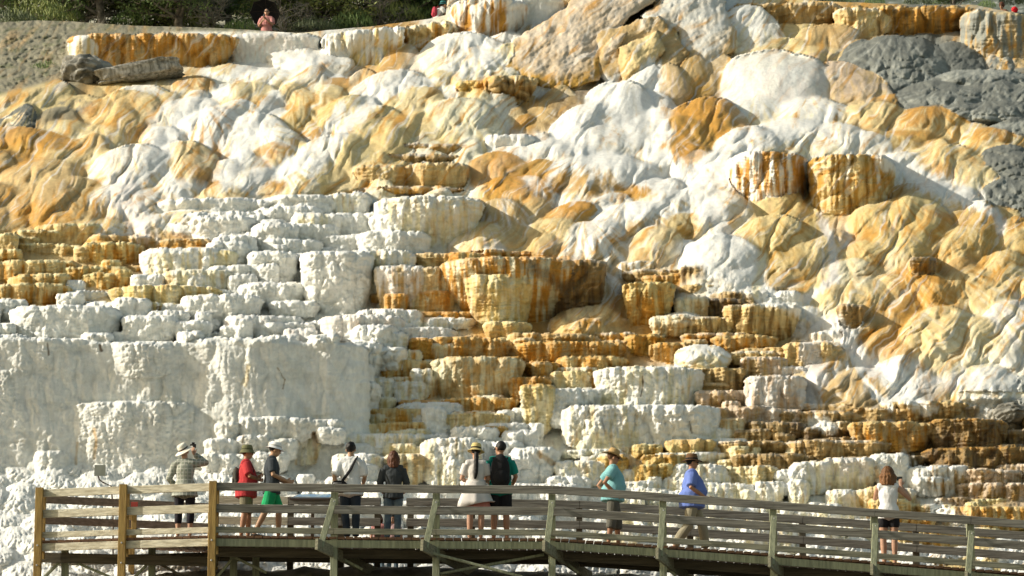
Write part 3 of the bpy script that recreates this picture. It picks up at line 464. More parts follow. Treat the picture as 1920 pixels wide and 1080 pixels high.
def rock_mat():
    m = bpy.data.materials.new('travertine'); m.use_nodes = True; t = m.node_tree; n = t.nodes; l = t.links; b = n['Principled BSDF']
    at_ = n.new('ShaderNodeAttribute'); at_.attribute_name = 'tint'; tc = n.new('ShaderNodeTexCoord')
    mp = n.new('ShaderNodeMapping'); mp.inputs['Scale'].default_value = (1, .6, .45); l.new(tc.outputs['Object'], mp.inputs[0])
    n1 = n.new('ShaderNodeTexNoise'); n1.inputs['Scale'].default_value = 7; n1.inputs['Detail'].default_value = 8; n1.inputs['Roughness'].default_value = .65; l.new(mp.outputs[0], n1.inputs[0])
    mr = n.new('ShaderNodeMapRange'); mr.inputs[1].default_value = .3; mr.inputs[2].default_value = .7; mr.inputs[3].default_value = .84; mr.inputs[4].default_value = 1.1; l.new(n1.outputs[0], mr.inputs[0])
    mx = n.new('ShaderNodeVectorMath'); mx.operation = 'SCALE'; l.new(at_.outputs['Color'], mx.inputs[0]); l.new(mr.outputs[0], mx.inputs['Scale'])
    l.new(mx.outputs[0], b.inputs['Base Color'])
    m2 = n.new('ShaderNodeMapRange'); m2.inputs[3].default_value = .85; m2.inputs[4].default_value = .2; l.new(at_.outputs['Alpha'], m2.inputs[0]); l.new(m2.outputs[0], b.inputs['Roughness'])
    b.inputs['Specular IOR Level'].default_value = .3
    n2 = n.new('ShaderNodeTexNoise'); n2.inputs['Scale'].default_value = 14; n2.inputs['Detail'].default_value = 7; n2.inputs['Roughness'].default_value = .7; l.new(tc.outputs['Object'], n2.inputs[0])
    bp = n.new('ShaderNodeBump'); bp.inputs['Strength'].default_value = .55; bp.inputs['Distance'].default_value = .04
    l.new(n2.outputs[0], bp.inputs['Height']); l.new(bp.outputs[0], b.inputs['Normal'])
    return m
M_ROCK = rock_mat()
tag(grid_mesh('terrain', X, Y, Dm, CC, WET, M_ROCK), kind='structure')
# ------------------------------------------------------------------ far hillside behind the skyline, and the ground in front
def terrain_sheet():
    x = np.arange(-900, 2900, 7.0); y = np.concatenate([np.arange(-560, -100, 12.0), np.arange(-100, 125, 3.0)])
    Xh, Yh = np.meshgrid(x, y)
    Dh = np.interp(Yh, [-560, -200, -70, 0, 40, 55, 66, 80, 115, 130], [420, 200, 138, 112, 99, 95, 92, 90, 88, 87.5])
    Dh = Dh * (1 + .012 * fbm(Xh / 60, Yh / 25, 201, 4) * sstep(95, 50, Yh))
    nz = fbm(Xh / 30, Yh / 8, 203, 4); c = np.array((.44, .42, .33)) * (1 + .3 * nz)[..., None]
    g = sstep(.0, .35, fbm(Xh / 22, Yh / 7, 205, 3))[..., None]; c = c * (1 - .75 * g) + np.array((.11, .13, .06)) * .75 * g
    r = sstep(1300, 1500, Xh)[..., None]; lg = sstep(.15, .3, fbm(Xh / 16, Yh / 3, 207, 3))[..., None]; c = c * (1 - r) + r * (np.array((.13, .15, .12)) * (1 + .5 * nz)[..., None] * (1 - lg) + lg * np.array((.36, .38, .34)))  # right slope: its shade is put into the colour, with pale log streaks
    tag(grid_mesh('hillside', Xh, Yh, Dh, np.clip(c, .02, .8), np.zeros(Xh.shape), M_ROCK), kind='structure')
terrain_sheet()
GX = [-900, -100, 200, 240, 300, 560, 800, 1000, 1250, 1450, 1900, 2900]; GYP = [1150, 1130, 1110, 1085, 1058, 1053, 1050, 1062, 1070, 1086, 1110, 1160]
def ground_z(x, y):
    px = 960 + x / 49.0 * F; top = np.interp(px, GX, GYP); b = (540 - top) / F; zt = (ST + b * CT) / (CT - b * ST) * 48.6
    low = zt - .62; t = sstep(30, 47.0, y); z = -1.6 + (low + 1.6) * t + (zt - low) * sstep(48.3, 50.2, y)
    z = z + (.10 * fbm(x * 1.3, y * 1.3, 301, 4) + .05 * fbm(x * 4, y * 4, 303, 3)) * sstep(20, 45, y)
    return z - sstep(50.4, 52, y) * 2.5
def ground():
    x = np.concatenate([-np.geomspace(700, 16, 30), np.arange(-15.5, 15.6, .16), np.geomspace(16, 700, 30)]); y = np.concatenate([-np.geomspace(600, 10, 25), np.arange(-8, 36, 1.0), np.arange(36, 53, .16)])
    Xg, Yg = np.meshgrid(x, y); Zg = ground_z(Xg, Yg); nj, ni = Xg.shape; idx = np.arange(nj * ni).reshape(nj, ni)
    q = np.stack([idx[:-1, :-1], idx[:-1, 1:], idx[1:, 1:], idx[1:, :-1]], -1).reshape(-1, 4)
    me = bpy.data.meshes.new('ground'); me.from_pydata(np.stack([Xg, Yg, Zg], -1).reshape(-1, 3).tolist(), [], q.tolist()); me.polygons.foreach_set('use_smooth', np.ones(len(q), bool))
    m = mat('gravelly_earth', (.30, .28, .23), .95, .8, 25, .25, 3, col2=(.13, .12, .09))
    tag(link('ground', me, m), kind='structure')
ground()

# ------------------------------------------------------------------ mesh helpers
class MB:
    def __init__(s): s.v = []; s.f = []
    def add(s, vs, fs): o = len(s.v); s.v += [tuple(v) for v in vs]; s.f += [tuple(i + o for i in f) for f in fs]
    def beam(s, p, q, w, h, up=(0, 0, 1), ch=.006):
        p, q = Vector(p), Vector(q); d = (q - p).normalized(); sd = d.cross(Vector(up)).normalized(); u = sd.cross(d).normalized()
        prof = [(-w / 2 + ch, -h / 2), (w / 2 - ch, -h / 2), (w / 2, -h / 2 + ch), (w / 2, h / 2 - ch), (w / 2 - ch, h / 2), (-w / 2 + ch, h / 2), (-w / 2, h / 2 - ch), (-w / 2, -h / 2 + ch)]
        vs = [c + sd * a + u * b for c in (p, q) for a, b in prof]; n = 8
        s.add(vs, [(i, (i + 1) % n, n + (i + 1) % n, n + i) for i in range(n)] + [tuple(range(n - 1, -1, -1)), tuple(range(n, 2 * n))])
    def tube(s, pts, rad, n=10, side=None):
        """pts with radii (r or (rx, ry)); capped with rounded ends"""
        pts = [Vector(p) for p in pts]; rings = []; N = len(pts)
        for i, p in enumerate(pts):
            d = (pts[min(i + 1, N - 1)] - pts[max(i - 1, 0)]).normalized(); ref = Vector(side) if side else (Vector((1, 0, 0)) if abs(d.x) < .8 else Vector((0, 1, 0)))
            a = (ref - d * ref.dot(d)).normalized(); b = d.cross(a); r = rad[i]; rx, ry = r if isinstance(r, tuple) else (r, r)
            rings.append([p + a * rx * math.cos(2 * math.pi * k / n) + b * ry * math.sin(2 * math.pi * k / n) for k in range(n)])
        d0 = (pts[0] - pts[1]).normalized(); d1 = (pts[-1] - pts[-2]).normalized()
        def m(r): return min(r) if isinstance(r, tuple) else r
        vs = [v for r in rings for v in r] + [pts[0] + d0 * m(rad[0]) * .35, pts[-1] + d1 * m(rad[-1]) * .35]
        fs = [(i * n + k, i * n + (k + 1) % n, (i + 1) * n + (k + 1) % n, (i + 1) * n + k) for i in range(N - 1) for k in range(n)]
        fs += [(len(vs) - 2, (k + 1) % n, k) for k in range(n)] + [(len(vs) - 1, (N - 1) * n + k, (N - 1) * n + (k + 1) % n) for k in range(n)]
        s.add(vs, fs)
    def ball(s, c, r, n=12, m=8, rot=None):
        c = Vector(c); rx, ry, rz = r if isinstance(r, tuple) else (r, r, r); vs = []
        for j in range(1, m):
            t = math.pi * j / m
            for k in range(n): vs.append(Vector((rx * math.sin(t) * math.cos(2 * math.pi * k / n), ry * math.sin(t) * math.sin(2 * math.pi * k / n), rz * math.cos(t))))
        vs += [Vector((0, 0, rz)), Vector((0, 0, -rz))]
        if rot: vs = [rot @ v for v in vs]
        vs = [v + c for v in vs]; A = (m - 1) * n
        fs = [(j * n + k, (j + 1) * n + k, (j + 1) * n + (k + 1) % n, j * n + (k + 1) % n) for j in range(m - 2) for k in range(n)]
        fs += [(A, k, (k + 1) % n) for k in range(n)] + [(A + 1, (m - 2) * n + (k + 1) % n, (m - 2) * n + k) for k in range(n)]
        s.add(vs, fs)
    def lathe(s, prof, n=28, M=None):
        vs = [Vector((r * math.cos(2 * math.pi * k / n), r * math.sin(2 * math.pi * k / n), z)) for r, z in prof for k in range(n)]
        if M: vs = [M @ v for v in vs]
        s.add(vs, [(i * n + k, i * n + (k + 1) % n, (i + 1) * n + (k + 1) % n, (i + 1) * n + k) for i in range(len(prof) - 1) for k in range(n)])
    def mesh(s, name, smooth=False):
        me = bpy.data.meshes.new(name); me.from_pydata(s.v, [], s.f)
        if smooth: me.polygons.foreach_set('use_smooth', np.ones(len(s.f), bool))
        me.update(); return me
    def build(s, name, m, parent=None, smooth=False): return link(name, s.mesh(name, smooth), m, parent)
    def remesh(s, name, m, parent=None, voxel=.007, wrinkle=0, wscale=9, sm=2):
        """weld the pieces into one continuous closed surface"""
        me0 = s.mesh('tmp'); o = bpy.data.objects.new('tmp', me0); scene.collection.objects.link(o)
        md = o.modifiers.new('r', 'REMESH'); md.mode = 'VOXEL'; md.voxel_size = voxel; md.use_smooth_shade = True
        ms = o.modifiers.new('s', 'SMOOTH'); ms.factor = .5; ms.iterations = sm
        dg = bpy.context.evaluated_depsgraph_get(); me = bpy.data.meshes.new_from_object(o.evaluated_get(dg)); me.name = name
        bpy.data.objects.remove(o); bpy.data.meshes.remove(me0)
        if wrinkle:
            n = len(me.vertices); co = np.zeros(n * 3); no = np.zeros(n * 3); me.vertices.foreach_get('co', co); me.vertices.foreach_get('normal', no)
            co = co.reshape(-1, 3); no = no.reshape(-1, 3)
            w = fbm(co[:, 0] * wscale + co[:, 1] * 3, co[:, 2] * wscale * .55 + co[:, 1] * wscale * .6, int(abs(co[0, 0]) * 1000) % 97, 3)
            co = co + no * (wrinkle * w)[:, None]; me.vertices.foreach_set('co', co.ravel()); me.update()
        return link(name, me, m, parent)

# ------------------------------------------------------------------ the boardwalk
def wood(name, c, c2):
    m = mat(name, c, .85, .8, 14, .2, 3.5, col2=c2, stretch=(.5, 4, 9) if 'post' not in name else (7, 5, .6)); return m
W_PALE = wood('pale_plank', (.68, .64, .50), (.40, .36, .26)); W_GOLD = wood('honey_post_wood', (.42, .28, .09), (.27, .17, .055))  # W_PALE: paler plank tone, mostly for the left rails and rim boards
W_GREY = wood('weathered_plank', (.29, .275, .235), (.13, .12, .10)); W_GREEN = wood('treated_post_wood', (.33, .35, .23), (.20, .21, .14)); W_DARK = wood('dark_beam_wood', (.13, .11, .075), (.07, .06, .04)); W_BRN = wood('reddish_deck_wood', (.30, .17, .10), (.16, .09, .055))  # W_DARK: simply a darker wood tone for stringers, back posts and piers
M_BOLT = mat('galvanised_bolt', (.5, .5, .5), .4, spec=.8)
ST_ = [(-0 + 75, 917, 49.0), (232, 911, 48.5), (400, 905, 48.0), (627, 908, 48.0), (818, 910, 48.0), (1035, 911, 48.0), (1243, 925, 48.0), (1450, 940, 48.0), (1640, 954, 48.0), (1820, 968, 48.0), (2010, 983, 48.0), (2200, 998, 48.0)]
TOP = [at(*s_) for s_ in ST_]
def zdeck(x): return float(np.interp(x, [t.x for t in TOP], [t.z for t in TOP])) - .885
bw = tag(empty('boardwalk', (0, 48, zdeck(0))), 'long weathered wooden boardwalk with plank railings in front of the white terraces', 'boardwalk')
inv = Vector((0, 48, zdeck(0)))
def bb(mb, name, m): 
    mb.v = [tuple(Vector(v) - inv) for v in mb.v]; return mb.build(name, m, bw)
dz = lambda v, z, y=0, x=0: Vector((v.x + x, v.y + y, v.z + z))
for i in range(len(TOP) - 1):
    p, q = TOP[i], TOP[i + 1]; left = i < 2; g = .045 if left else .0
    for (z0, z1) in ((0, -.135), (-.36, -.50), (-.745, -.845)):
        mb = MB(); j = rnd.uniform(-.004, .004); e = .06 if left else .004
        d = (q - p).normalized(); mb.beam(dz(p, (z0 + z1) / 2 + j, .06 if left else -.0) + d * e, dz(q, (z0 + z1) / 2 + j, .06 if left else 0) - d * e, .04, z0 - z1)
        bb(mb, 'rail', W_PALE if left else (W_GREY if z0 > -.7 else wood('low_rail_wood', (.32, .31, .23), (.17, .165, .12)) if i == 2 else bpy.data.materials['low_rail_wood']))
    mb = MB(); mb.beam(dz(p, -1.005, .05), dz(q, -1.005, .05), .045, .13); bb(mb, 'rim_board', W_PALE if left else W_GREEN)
    if not left:
        mb = MB(); mb.beam(dz(p, -1.13, .5), dz(q, -1.13, .5), .06, .16); bb(mb, 'stringer', W_DARK)
    mb = MB(); mb.beam(dz(p, -1.13, 1.5), dz(q, -1.13, 1.5), .06, .16); bb(mb, 'stringer', W_DARK)
mb = MB(); mb.beam(dz(TOP[0], -1.16, .25), dz(TOP[2], -1.26, 1.0), .06, .17); bb(mb, 'stringer', W_DARK)
# back edge of the deck
BK = [at(82, 929, 49.35), at(395, 944, 51.6), at(410, 935, 50.1)]
def back(px):
    f = float(np.interp(px, [s_[0] for s_ in ST_], [t.z for t in TOP])); v = at(px, 930, 50.1); return Vector((v.x, 50.1, f - .01))
# deck boards: across the walk
mb = MB()
def deck_strip(x0, x1, yb0, yb1):
    x = x0
    while x < x1:
        w = min(.14, x1 - x); t = (x - x0) / (x1 - x0); z = zdeck(x) - .02; y0 = float(np.interp(x, [tt.x for tt in TOP], [tt.y for tt in TOP])) + .03
        mb.beam((x + w / 2, y0 + rnd.uniform(-.015, .01), z), (x + w / 2, yb0 + (yb1 - yb0) * t, z), w - .012, .04); x += .14
deck_strip(TOP[0].x + .05, TOP[2].x, 49.4, 51.6); o = bb(mb, 'deck_planks', W_BRN)
mb = MB(); deck_strip(TOP[2].x + .002, TOP[-1].x, 50.15, 50.15); bb(mb, 'deck_planks', W_BRN)
for z0, z1 in ((0, -.135), (-.36, -.50)):
    mb = MB(); mb.beam(dz(BK[0], (z0 + z1) / 2), dz(BK[1], (z0 + z1) / 2), .04, .135); bb(mb, 'rail', wood('back_rail_wood', (.36, .27, .20), (.22, .16, .11)) if z0 == 0 else bpy.data.materials['back_rail_wood'])
    for a_, b_ in ((404, 540), (541, 640), (641, 713), (762, 880), (881, 1086), (1087, 1294), (1295, 1504), (1505, 1716), (1717, 1920), (1921, 2150)):
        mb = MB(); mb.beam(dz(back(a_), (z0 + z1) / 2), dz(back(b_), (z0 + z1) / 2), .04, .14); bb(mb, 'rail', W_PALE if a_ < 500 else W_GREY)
for px in (404, 545, 640, 708, 770, 885, 1086, 1294, 1504, 1716, 1925, 2145):
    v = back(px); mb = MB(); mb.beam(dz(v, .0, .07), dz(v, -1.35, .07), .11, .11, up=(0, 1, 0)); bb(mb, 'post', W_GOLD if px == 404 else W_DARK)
    mb = MB(); mb.beam(dz(v, -1.35, .07), dz(v, -2.6, .07), .11, .11, up=(0, 1, 0)); bb(mb, 'pier', W_DARK)
for v in (BK[1], BK[0].lerp(BK[1], .52)):
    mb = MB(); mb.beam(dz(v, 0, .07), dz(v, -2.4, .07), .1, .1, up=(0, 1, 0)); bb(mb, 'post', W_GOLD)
# front posts
for i, v in enumerate(TOP):
    mb = MB()
    if i < 3:
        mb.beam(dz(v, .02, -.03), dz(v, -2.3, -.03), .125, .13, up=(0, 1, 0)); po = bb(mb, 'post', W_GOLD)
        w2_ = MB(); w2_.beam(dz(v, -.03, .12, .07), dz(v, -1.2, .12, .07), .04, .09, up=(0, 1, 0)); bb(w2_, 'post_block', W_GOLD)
        for zz in (-.98, -1.32):
            b_ = MB(); b_.ball(dz(v, zz, -.1), (.016, .01, .016), 8, 6); o_ = bb(b_, 'bolt', M_BOLT)
    else:
        mb.beam(dz(v, .0, .10), dz(v, -2.4, .10), .12, .11, up=(0, 1, 0)); po = bb(mb, 'post', W_GREEN)
        mb = MB(); lean = (-.20, -.17, -.10, -.09, -.09, -.10, -.15, -.15, -.15)[i - 3]
        mb.beam(dz(v, -.26, -.06), dz(v, -1.1, -.42, lean), .10, .05, up=(0, 1, 0)); bb(mb, 'brace', W_GREEN)
        mb = MB(); mb.beam(dz(v, -1.06, -.60, lean - .05), dz(v, -1.38, 2.3, .72), .05, .19); bb(mb, 'cross_beam', wood('grey_beam_wood', (.30, .29, .20), (.18, .17, .12)) if i == 3 else bpy.data.materials['grey_beam_wood'])
        b_ = MB(); b_.ball(dz(v, -.30, -.10), (.014, .01, .014), 8, 6); bb(b_, 'bolt', M_BOLT)
# knee braces and short piers below
def pl(p, q, w=.09, h=.045, m=None, name='knee_brace'): mb = MB(); mb.beam(p, q, h, w, up=(0, 1, 0)); bb(mb, name, m or W_GREEN)
for px in (122, 285, 438, 480): pl(at(px, 1022, 49.4), at(px, 1135, 49.4), .12, .12, W_GREEN, 'pier')
pl(at(118, 1048, 49.3), at(60, 1105, 49.3)); pl(at(126, 1048, 49.3), at(250, 1100, 49.3)); pl(at(284, 1050, 49.2), at(240, 1095, 49.2)); pl(at(290, 1052, 49.2), at(360, 1090, 49.2), m=W_DARK)
pl(at(434, 1050, 49.0), at(405, 1085, 49.0)); pl(at(442, 1046, 49.0), at(500, 1074, 49.0)); pl(at(632, 1042, 48.6), at(680, 1068, 48.6))
pl(at(806, 1036, 47.9), at(1010, 1090, 47.9), .10); pl(at(826, 1076, 48.4), at(1020, 1040, 48.4), .12); pl(at(1050, 1045, 48.8), at(1085, 1075, 48.8)); pl(at(1246, 1062, 48.6), at(1268, 1080, 48.6))

# ------------------------------------------------------------------ signs
M_SGN = mat('grey_sign_metal', (.33, .35, .30), .6); M_BRN = mat('dark_sign_post', (.10, .07, .05), .7); M_BLUE = mat('blue_panel_print', (.07, .22, .45), .35, var=.1, vscale=12, col2=(.35, .45, .5)); M_RED = mat('red_notice', (.45, .07, .05), .6, var=.1)
s_ = tag(empty('information_sign', at(208, 915, 50.9)), 'small grey sign panel seen from behind on a bent brown arm at the left end', 'sign'); o = s_.location
mb = MB(); a_, b_ = at(177, 882, 50.9) - o, at(198, 882, 50.9) - o; mb.beam(a_, b_, .02, .20); mb.build('panel', M_SGN, s_)
mb = MB(); mb.tube([at(184, 892, 50.93) - o, at(186, 899, 50.93) - o, at(194, 905, 50.93) - o, at(208, 911, 50.93) - o, at(212, 950, 50.93) - o, at(212, 1070, 50.93) - o], [.014] * 6, 8); mb.build('arm', M_BRN, s_, True)
s_ = tag(empty('interpretive_sign', at(585, 937, 50.2)), 'low slanted blue information panel mounted on the back railing beside the man in green shorts', 'sign'); o = s_.location
mb = MB(); v0, v1 = at(543, 934, 50.05) - o, at(618, 934, 50.05) - o
n0, n1 = Vector((v0.x + .12, v0.y + .5, v0.z + .12)), Vector((v1.x + .10, v1.y + .5, v1.z + .12)); th = Vector((0, 0, -.03))
fc = MB(); fc.add([v0, v1, n1, n0, v0 + th, v1 + th, n1 + th, n0 + th], [(0, 1, 2, 3), (7, 6, 5, 4), (0, 4, 5, 1), (1, 5, 6, 2), (2, 6, 7, 3), (3, 7, 4, 0)]); fc.build('panel', M_BRN, s_)
up = Vector((0, 0, .004)); c_ = (v0 + v1 + n0 + n1) / 4; fc = MB(); fc.add([c_ + (k - c_) * .94 + up for k in (v0, v1, n1, n0)] + [c_ + (k - c_) * .94 + up * .2 for k in (v0, v1, n1, n0)], [(0, 1, 2, 3), (0, 4, 5, 1), (1, 5, 6, 2), (2, 6, 7, 3), (3, 7, 4, 0)]); fc.build('printed_face', M_BLUE, s_)
mb = MB(); mb.beam((0, .2, -.03), (0, .2, -.75), .06, .06, up=(0, 1, 0)); mb.build('leg', M_BRN, s_)
s_ = tag(empty('notice_plate', at(252, 946, 50.2)), 'tiny red notice plate on the back railing of the left platform', 'sign')
mb = MB(); mb.beam((-.06, 0, 0), (.06, 0, 0), .02, .09); mb.build('plate', M_RED, s_); mb = MB(); mb.beam((0, .02, .04), (0, .02, -.7), .09, .05, up=(0, 1, 0)); mb.build('post', W_GOLD, s_)
# ------------------------------------------------------------------ people
SKIN = mat('light_skin', (.50, .29, .19), .55, var=.06, vscale=6); SKIN2 = mat('tanned_skin', (.42, .22, .13), .55, var=.06, vscale=6); SKIN3 = mat('warm_skin', (.46, .27, .16), .55, var=.06, vscale=6)
def cloth(name, c, var=.08): return mat(name, c, .9, .25, 60, var, 5)
M_SHOE = cloth('dark_shoe', (.05, .045, .04)); M_BLK = cloth('black_cloth', (.014, .014, .016)); M_GLASS = mat('dark_lens', (.01, .01, .012), .15, spec=.6); M_HB = mat('black_hair', (.012, .010, .009), .5, .4, 80, .2); M_HBR = mat('brown_hair', (.13, .045, .018), .5, .5, 60, .25); M_HCU = mat('curly_hair', (.22, .10, .035), .55, .6, 50, .3)
def plaid():
    m = cloth('plaid_cloth', (.26, .28, .23)); t = m.node_tree; n = t.nodes; l = t.links; b = n['Principled BSDF']; tc = n.new('ShaderNodeTexCoord'); sp = n.new('ShaderNodeSeparateXYZ'); l.new(tc.outputs['Object'], sp.inputs[0]); prev = None
    for ax in (0, 2):
        f = n.new('ShaderNodeMath'); f.operation = 'FRACT'; k = n.new('ShaderNodeMath'); k.operation = 'MULTIPLY'; k.inputs[1].default_value = 15; l.new(sp.outputs[ax], k.inputs[0]); l.new(k.outputs[0], f.inputs[0])
        g = n.new('ShaderNodeMath'); g.operation = 'LESS_THAN'; g.inputs[1].default_value = .2; l.new(f.outputs[0], g.inputs[0])
        if prev: mx = n.new('ShaderNodeMath'); mx.operation = 'MAXIMUM'; l.new(prev.outputs[0], mx.inputs[0]); l.new(g.outputs[0], mx.inputs[1]); prev = mx
        else: prev = g
    mix = n.new('ShaderNodeMix'); mix.data_type = 'RGBA'; mix.inputs[6].default_value = (.26, .28, .23, 1); mix.inputs[7].default_value = (.48, .48, .42, 1); l.new(prev.outputs[0], mix.inputs[0]); l.new(mix.outputs[2], b.inputs['Base Color']); return m
def lerp(a, b, t): return Vector(a).lerp(Vector(b), t)
class Pose:
    """joints for a 1.72 m figure; +y is where the person faces, +x the person's right"""
    def __init__(s, **k):
        s.pel = Vector((0, 0, .92)); s.che = Vector((0, 0, 1.24)); s.nek = Vector((0, -.01, 1.44)); s.hed = Vector((0, .015, 1.585)); s.yaw = 0; s.tilt = (0, 0)
        s.sh = [Vector((-.168, -.01, 1.372)), Vector((.168, -.01, 1.372))]; s.el = [Vector((-.25, -.03, 1.10)), Vector((.25, -.03, 1.10))]; s.wr = [Vector((-.24, .06, .87)), Vector((.24, .06, .87))]
        s.kn = [Vector((-.10, .02, .49)), Vector((.10, .02, .49))]; s.an = [Vector((-.11, -.02, .08)), Vector((.11, -.02, .08))]; s.hdir = [Vector((0, .1, -1)), Vector((0, .1, -1))]
        for a, v in k.items():
            if a in ('yaw', 'tilt'): setattr(s, a, v); continue
            setattr(s, a, [Vector(x) for x in v] if isinstance(v, (list, tuple)) and isinstance(v[0], (list, tuple)) else Vector(v))
        s.HM = Matrix.Rotation(R(s.yaw), 3, 'Z') @ Matrix.Rotation(R(s.tilt[0]), 3, 'X') @ Matrix.Rotation(R(s.tilt[1]), 3, 'Y')
    def hp(s, x, y, z): return s.hed + s.HM @ Vector((x, y, z))
def torso(mb, P, g=0, z0=-.05, top=True, fem=0, belly=0):
    sp = [P.pel + Vector((0, 0, z0)), P.pel + Vector((0, 0, .06)), lerp(P.pel, P.che, .55), P.che, lerp(P.che, P.nek, .45), lerp(P.che, P.nek, .8)]
    sp[2] = sp[2] + Vector((0, belly * .5, 0))
    rd = [(.16 + g, .115 + g), (.165 + g + belly * .4, .118 + g + belly), (.142 - .018 * fem + g + belly * .7, .105 + g + belly), (.163 - .01 * fem + g, .118 + g + belly * .3), (.158 - .01 * fem + g, .098 + g), (.10 + g, .07 + g)]
    mb.tube(sp, rd, 16, side=(1, 0, 0))
    for i in (0, 1): mb.tube([lerp(P.che, P.nek, .75), lerp(lerp(P.che, P.nek, .75), P.sh[i], .6), P.sh[i]], [.065 + g, .062 + g, .058 + g], 12)
def arm(mb, P, i, g=0, t=1.0, flare=0):
    s, e, w = P.sh[i], P.el[i], P.wr[i]; L1, L2 = (e - s).length, (w - e).length; tot = t * 2
    pts = [s, lerp(s, e, .5 if tot > .5 else tot)]; rd = [.056 + g, .046 + g + flare]
    if tot > .5: pts.append(lerp(s, e, min(tot, 1))); rd.append(.039 + g + flare)
    if tot > 1: pts += [lerp(e, w, (tot - 1) * .5), lerp(e, w, tot - 1)]; rd += [.040 + g, .028 + g]
    mb.tube(pts, rd, 12)
def hand(mb, P, i):
    w = P.wr[i]; d = P.hdir[i].normalized(); s = d.cross(Vector((0, 1, 0))); s = (s if s.length > .3 else d.cross(Vector((0, 0, 1)))).normalized(); n = s.cross(d)
    mb.tube([w - d * .02, w + d * .03, w + d * .085], [(.024, .02), (.036, .016), (.038, .013)], 10, side=s)
    for k, (o, l) in enumerate(((-.028, .062), (-.010, .072), (.010, .068), (.028, .052))):
        b = w + d * .08 + s * o; m_ = b + d * l * .5 + n * .008; mb.tube([b, m_, m_ + d * l * .38 + n * .022], [.0085, .008, .007], 6)
    t0 = w + d * .025 - s * .03; mb.tube([t0, t0 + d * .035 - s * .025 + n * .01, t0 + d * .062 - s * .03 + n * .022], [.012, .010, .008], 6)
def legs(mb, P, g=0, t=1.0, flare=0, k=1.0):
    for i in (0, 1):
        h = P.pel + Vector(((-.088, .088)[i], 0, -.03)); kn, an = P.kn[i], P.an[i]; tt = t * 2; pts = [h + Vector((0, 0, .04)), lerp(h, kn, .4)]; rd = [.088 * k + g, .082 * k + g + flare * .5]
        pts.append(lerp(h, kn, min(1, max(.42, tt)))); rd.append((.056 if tt >= 1 else .066) * k + g + flare)
        if tt > 1: pts.append(lerp(kn, an, .35 * min(1, (tt - 1) / .35))); rd.append(.056 * k + g + flare)
        if tt > 1.36: pts.append(lerp(kn, an, min(.99, tt - 1))); rd.append((.034 if g == 0 else .045) + g + flare)
        mb.tube(pts, rd, 12)
def person(px, py, Dp, face, scale, P, label, skin, top=None, bottom=None, extra=(), group=None, base=None):
    loc = at(px, py, Dp); 
    if base is not None: loc.z = base
    r = tag(empty('person', loc, R(face)), label, 'person', group); r.scale = (scale,) * 3
    mb = MB(); torso(mb, P); mb.tube([lerp(P.che, P.nek, .6), P.nek, P.hp(0, -.005, -.05)], [.07, .054, .052], 12)
    for i in (0, 1): arm(mb, P, i); hand(mb, P, i)
    legs(mb, P)
    mb.ball(P.hp(0, -.005, .03), (.076, .096, .098), 16, 12, P.HM); mb.ball(P.hp(0, .025, -.045), (.056, .066, .066), 14, 10, P.HM)
    mb.tube([P.hp(0, .088, .012), P.hp(0, .105, -.022), P.hp(0, .09, -.03)], [.010, .015, .012], 8); mb.ball(P.hp(0, .086, -.058), (.024, .012, .009), 8, 6, P.HM); mb.ball(P.hp(0, .078, .035), (.055, .016, .012), 10, 6, P.HM)
    for sx in (-1, 1): mb.ball(P.hp(.078 * sx, 0, 0), (.012, .022, .032), 8, 6, P.HM)
    for i in (0, 1): a = P.an[i]; mb.tube([a + Vector((0, -.03, -.03)), a + Vector((0, .05, -.045)), a + Vector((0, .14, -.055))], [(.035, .035), (.04, .028), (.036, .018)], 10)
    mb.remesh('body', skin, r, .0075)
    e = MB()
    for sx in (-1, 1): e.ball(P.hp(.031 * sx, .091, .012), .011, 8, 6)
    e.build('eyes', M_GLASS, r, True)
    for i in (0, 1):
        a = P.an[i]; mb = MB(); mb.tube([a + Vector((0, -.055, -.045)), a + Vector((0, .02, -.045)), a + Vector((0, .11, -.055)), a + Vector((0, .18, -.06))], [(.038, .035), (.044, .034), (.046, .024), (.034, .016)], 12); mb.build('shoe', M_SHOE, r, True)
    for fn in extra: fn(r, P)
    return r
# garments: each returns a function of (parent, pose)
def shirt(m, name='shirt', sl=.32, g=.018, hem=-.10, flare=.02, fem=0, belly=0, wr=.010):
    def f(r, P):
        mb = MB(); torso(mb, P, g, z0=hem, fem=fem, belly=belly)
        if flare: mb.tube([lerp(P.pel, P.che, .4), P.pel + Vector((0, 0, hem))], [(.15 + g + belly * .5, .11 + g + belly), (.165 + g + flare + belly * .3, .12 + g + flare + belly * .6)], 16, side=(1, 0, 0))
        for i in (0, 1):
            if sl: arm(mb, P, i, g * .9, sl, flare=.012 if sl < .6 else .004)
        mb.remesh(name, m, r, .009, wr, sm=7)
    return f
def trousers(m, name='trousers', t=.98, g=.014, flare=0, wr=.008):
    def f(r, P):
        mb = MB(); mb.tube([P.pel + Vector((0, 0, .09)), P.pel + Vector((0, 0, .02)), P.pel + Vector((0, .0, -.07))], [(.15 + g, .11 + g), (.165 + g, .12 + g), (.165 + g, .115 + g)], 16, side=(1, 0, 0)); legs(mb, P, g, t, flare); mb.remesh(name, m, r, .009, wr)
    return f
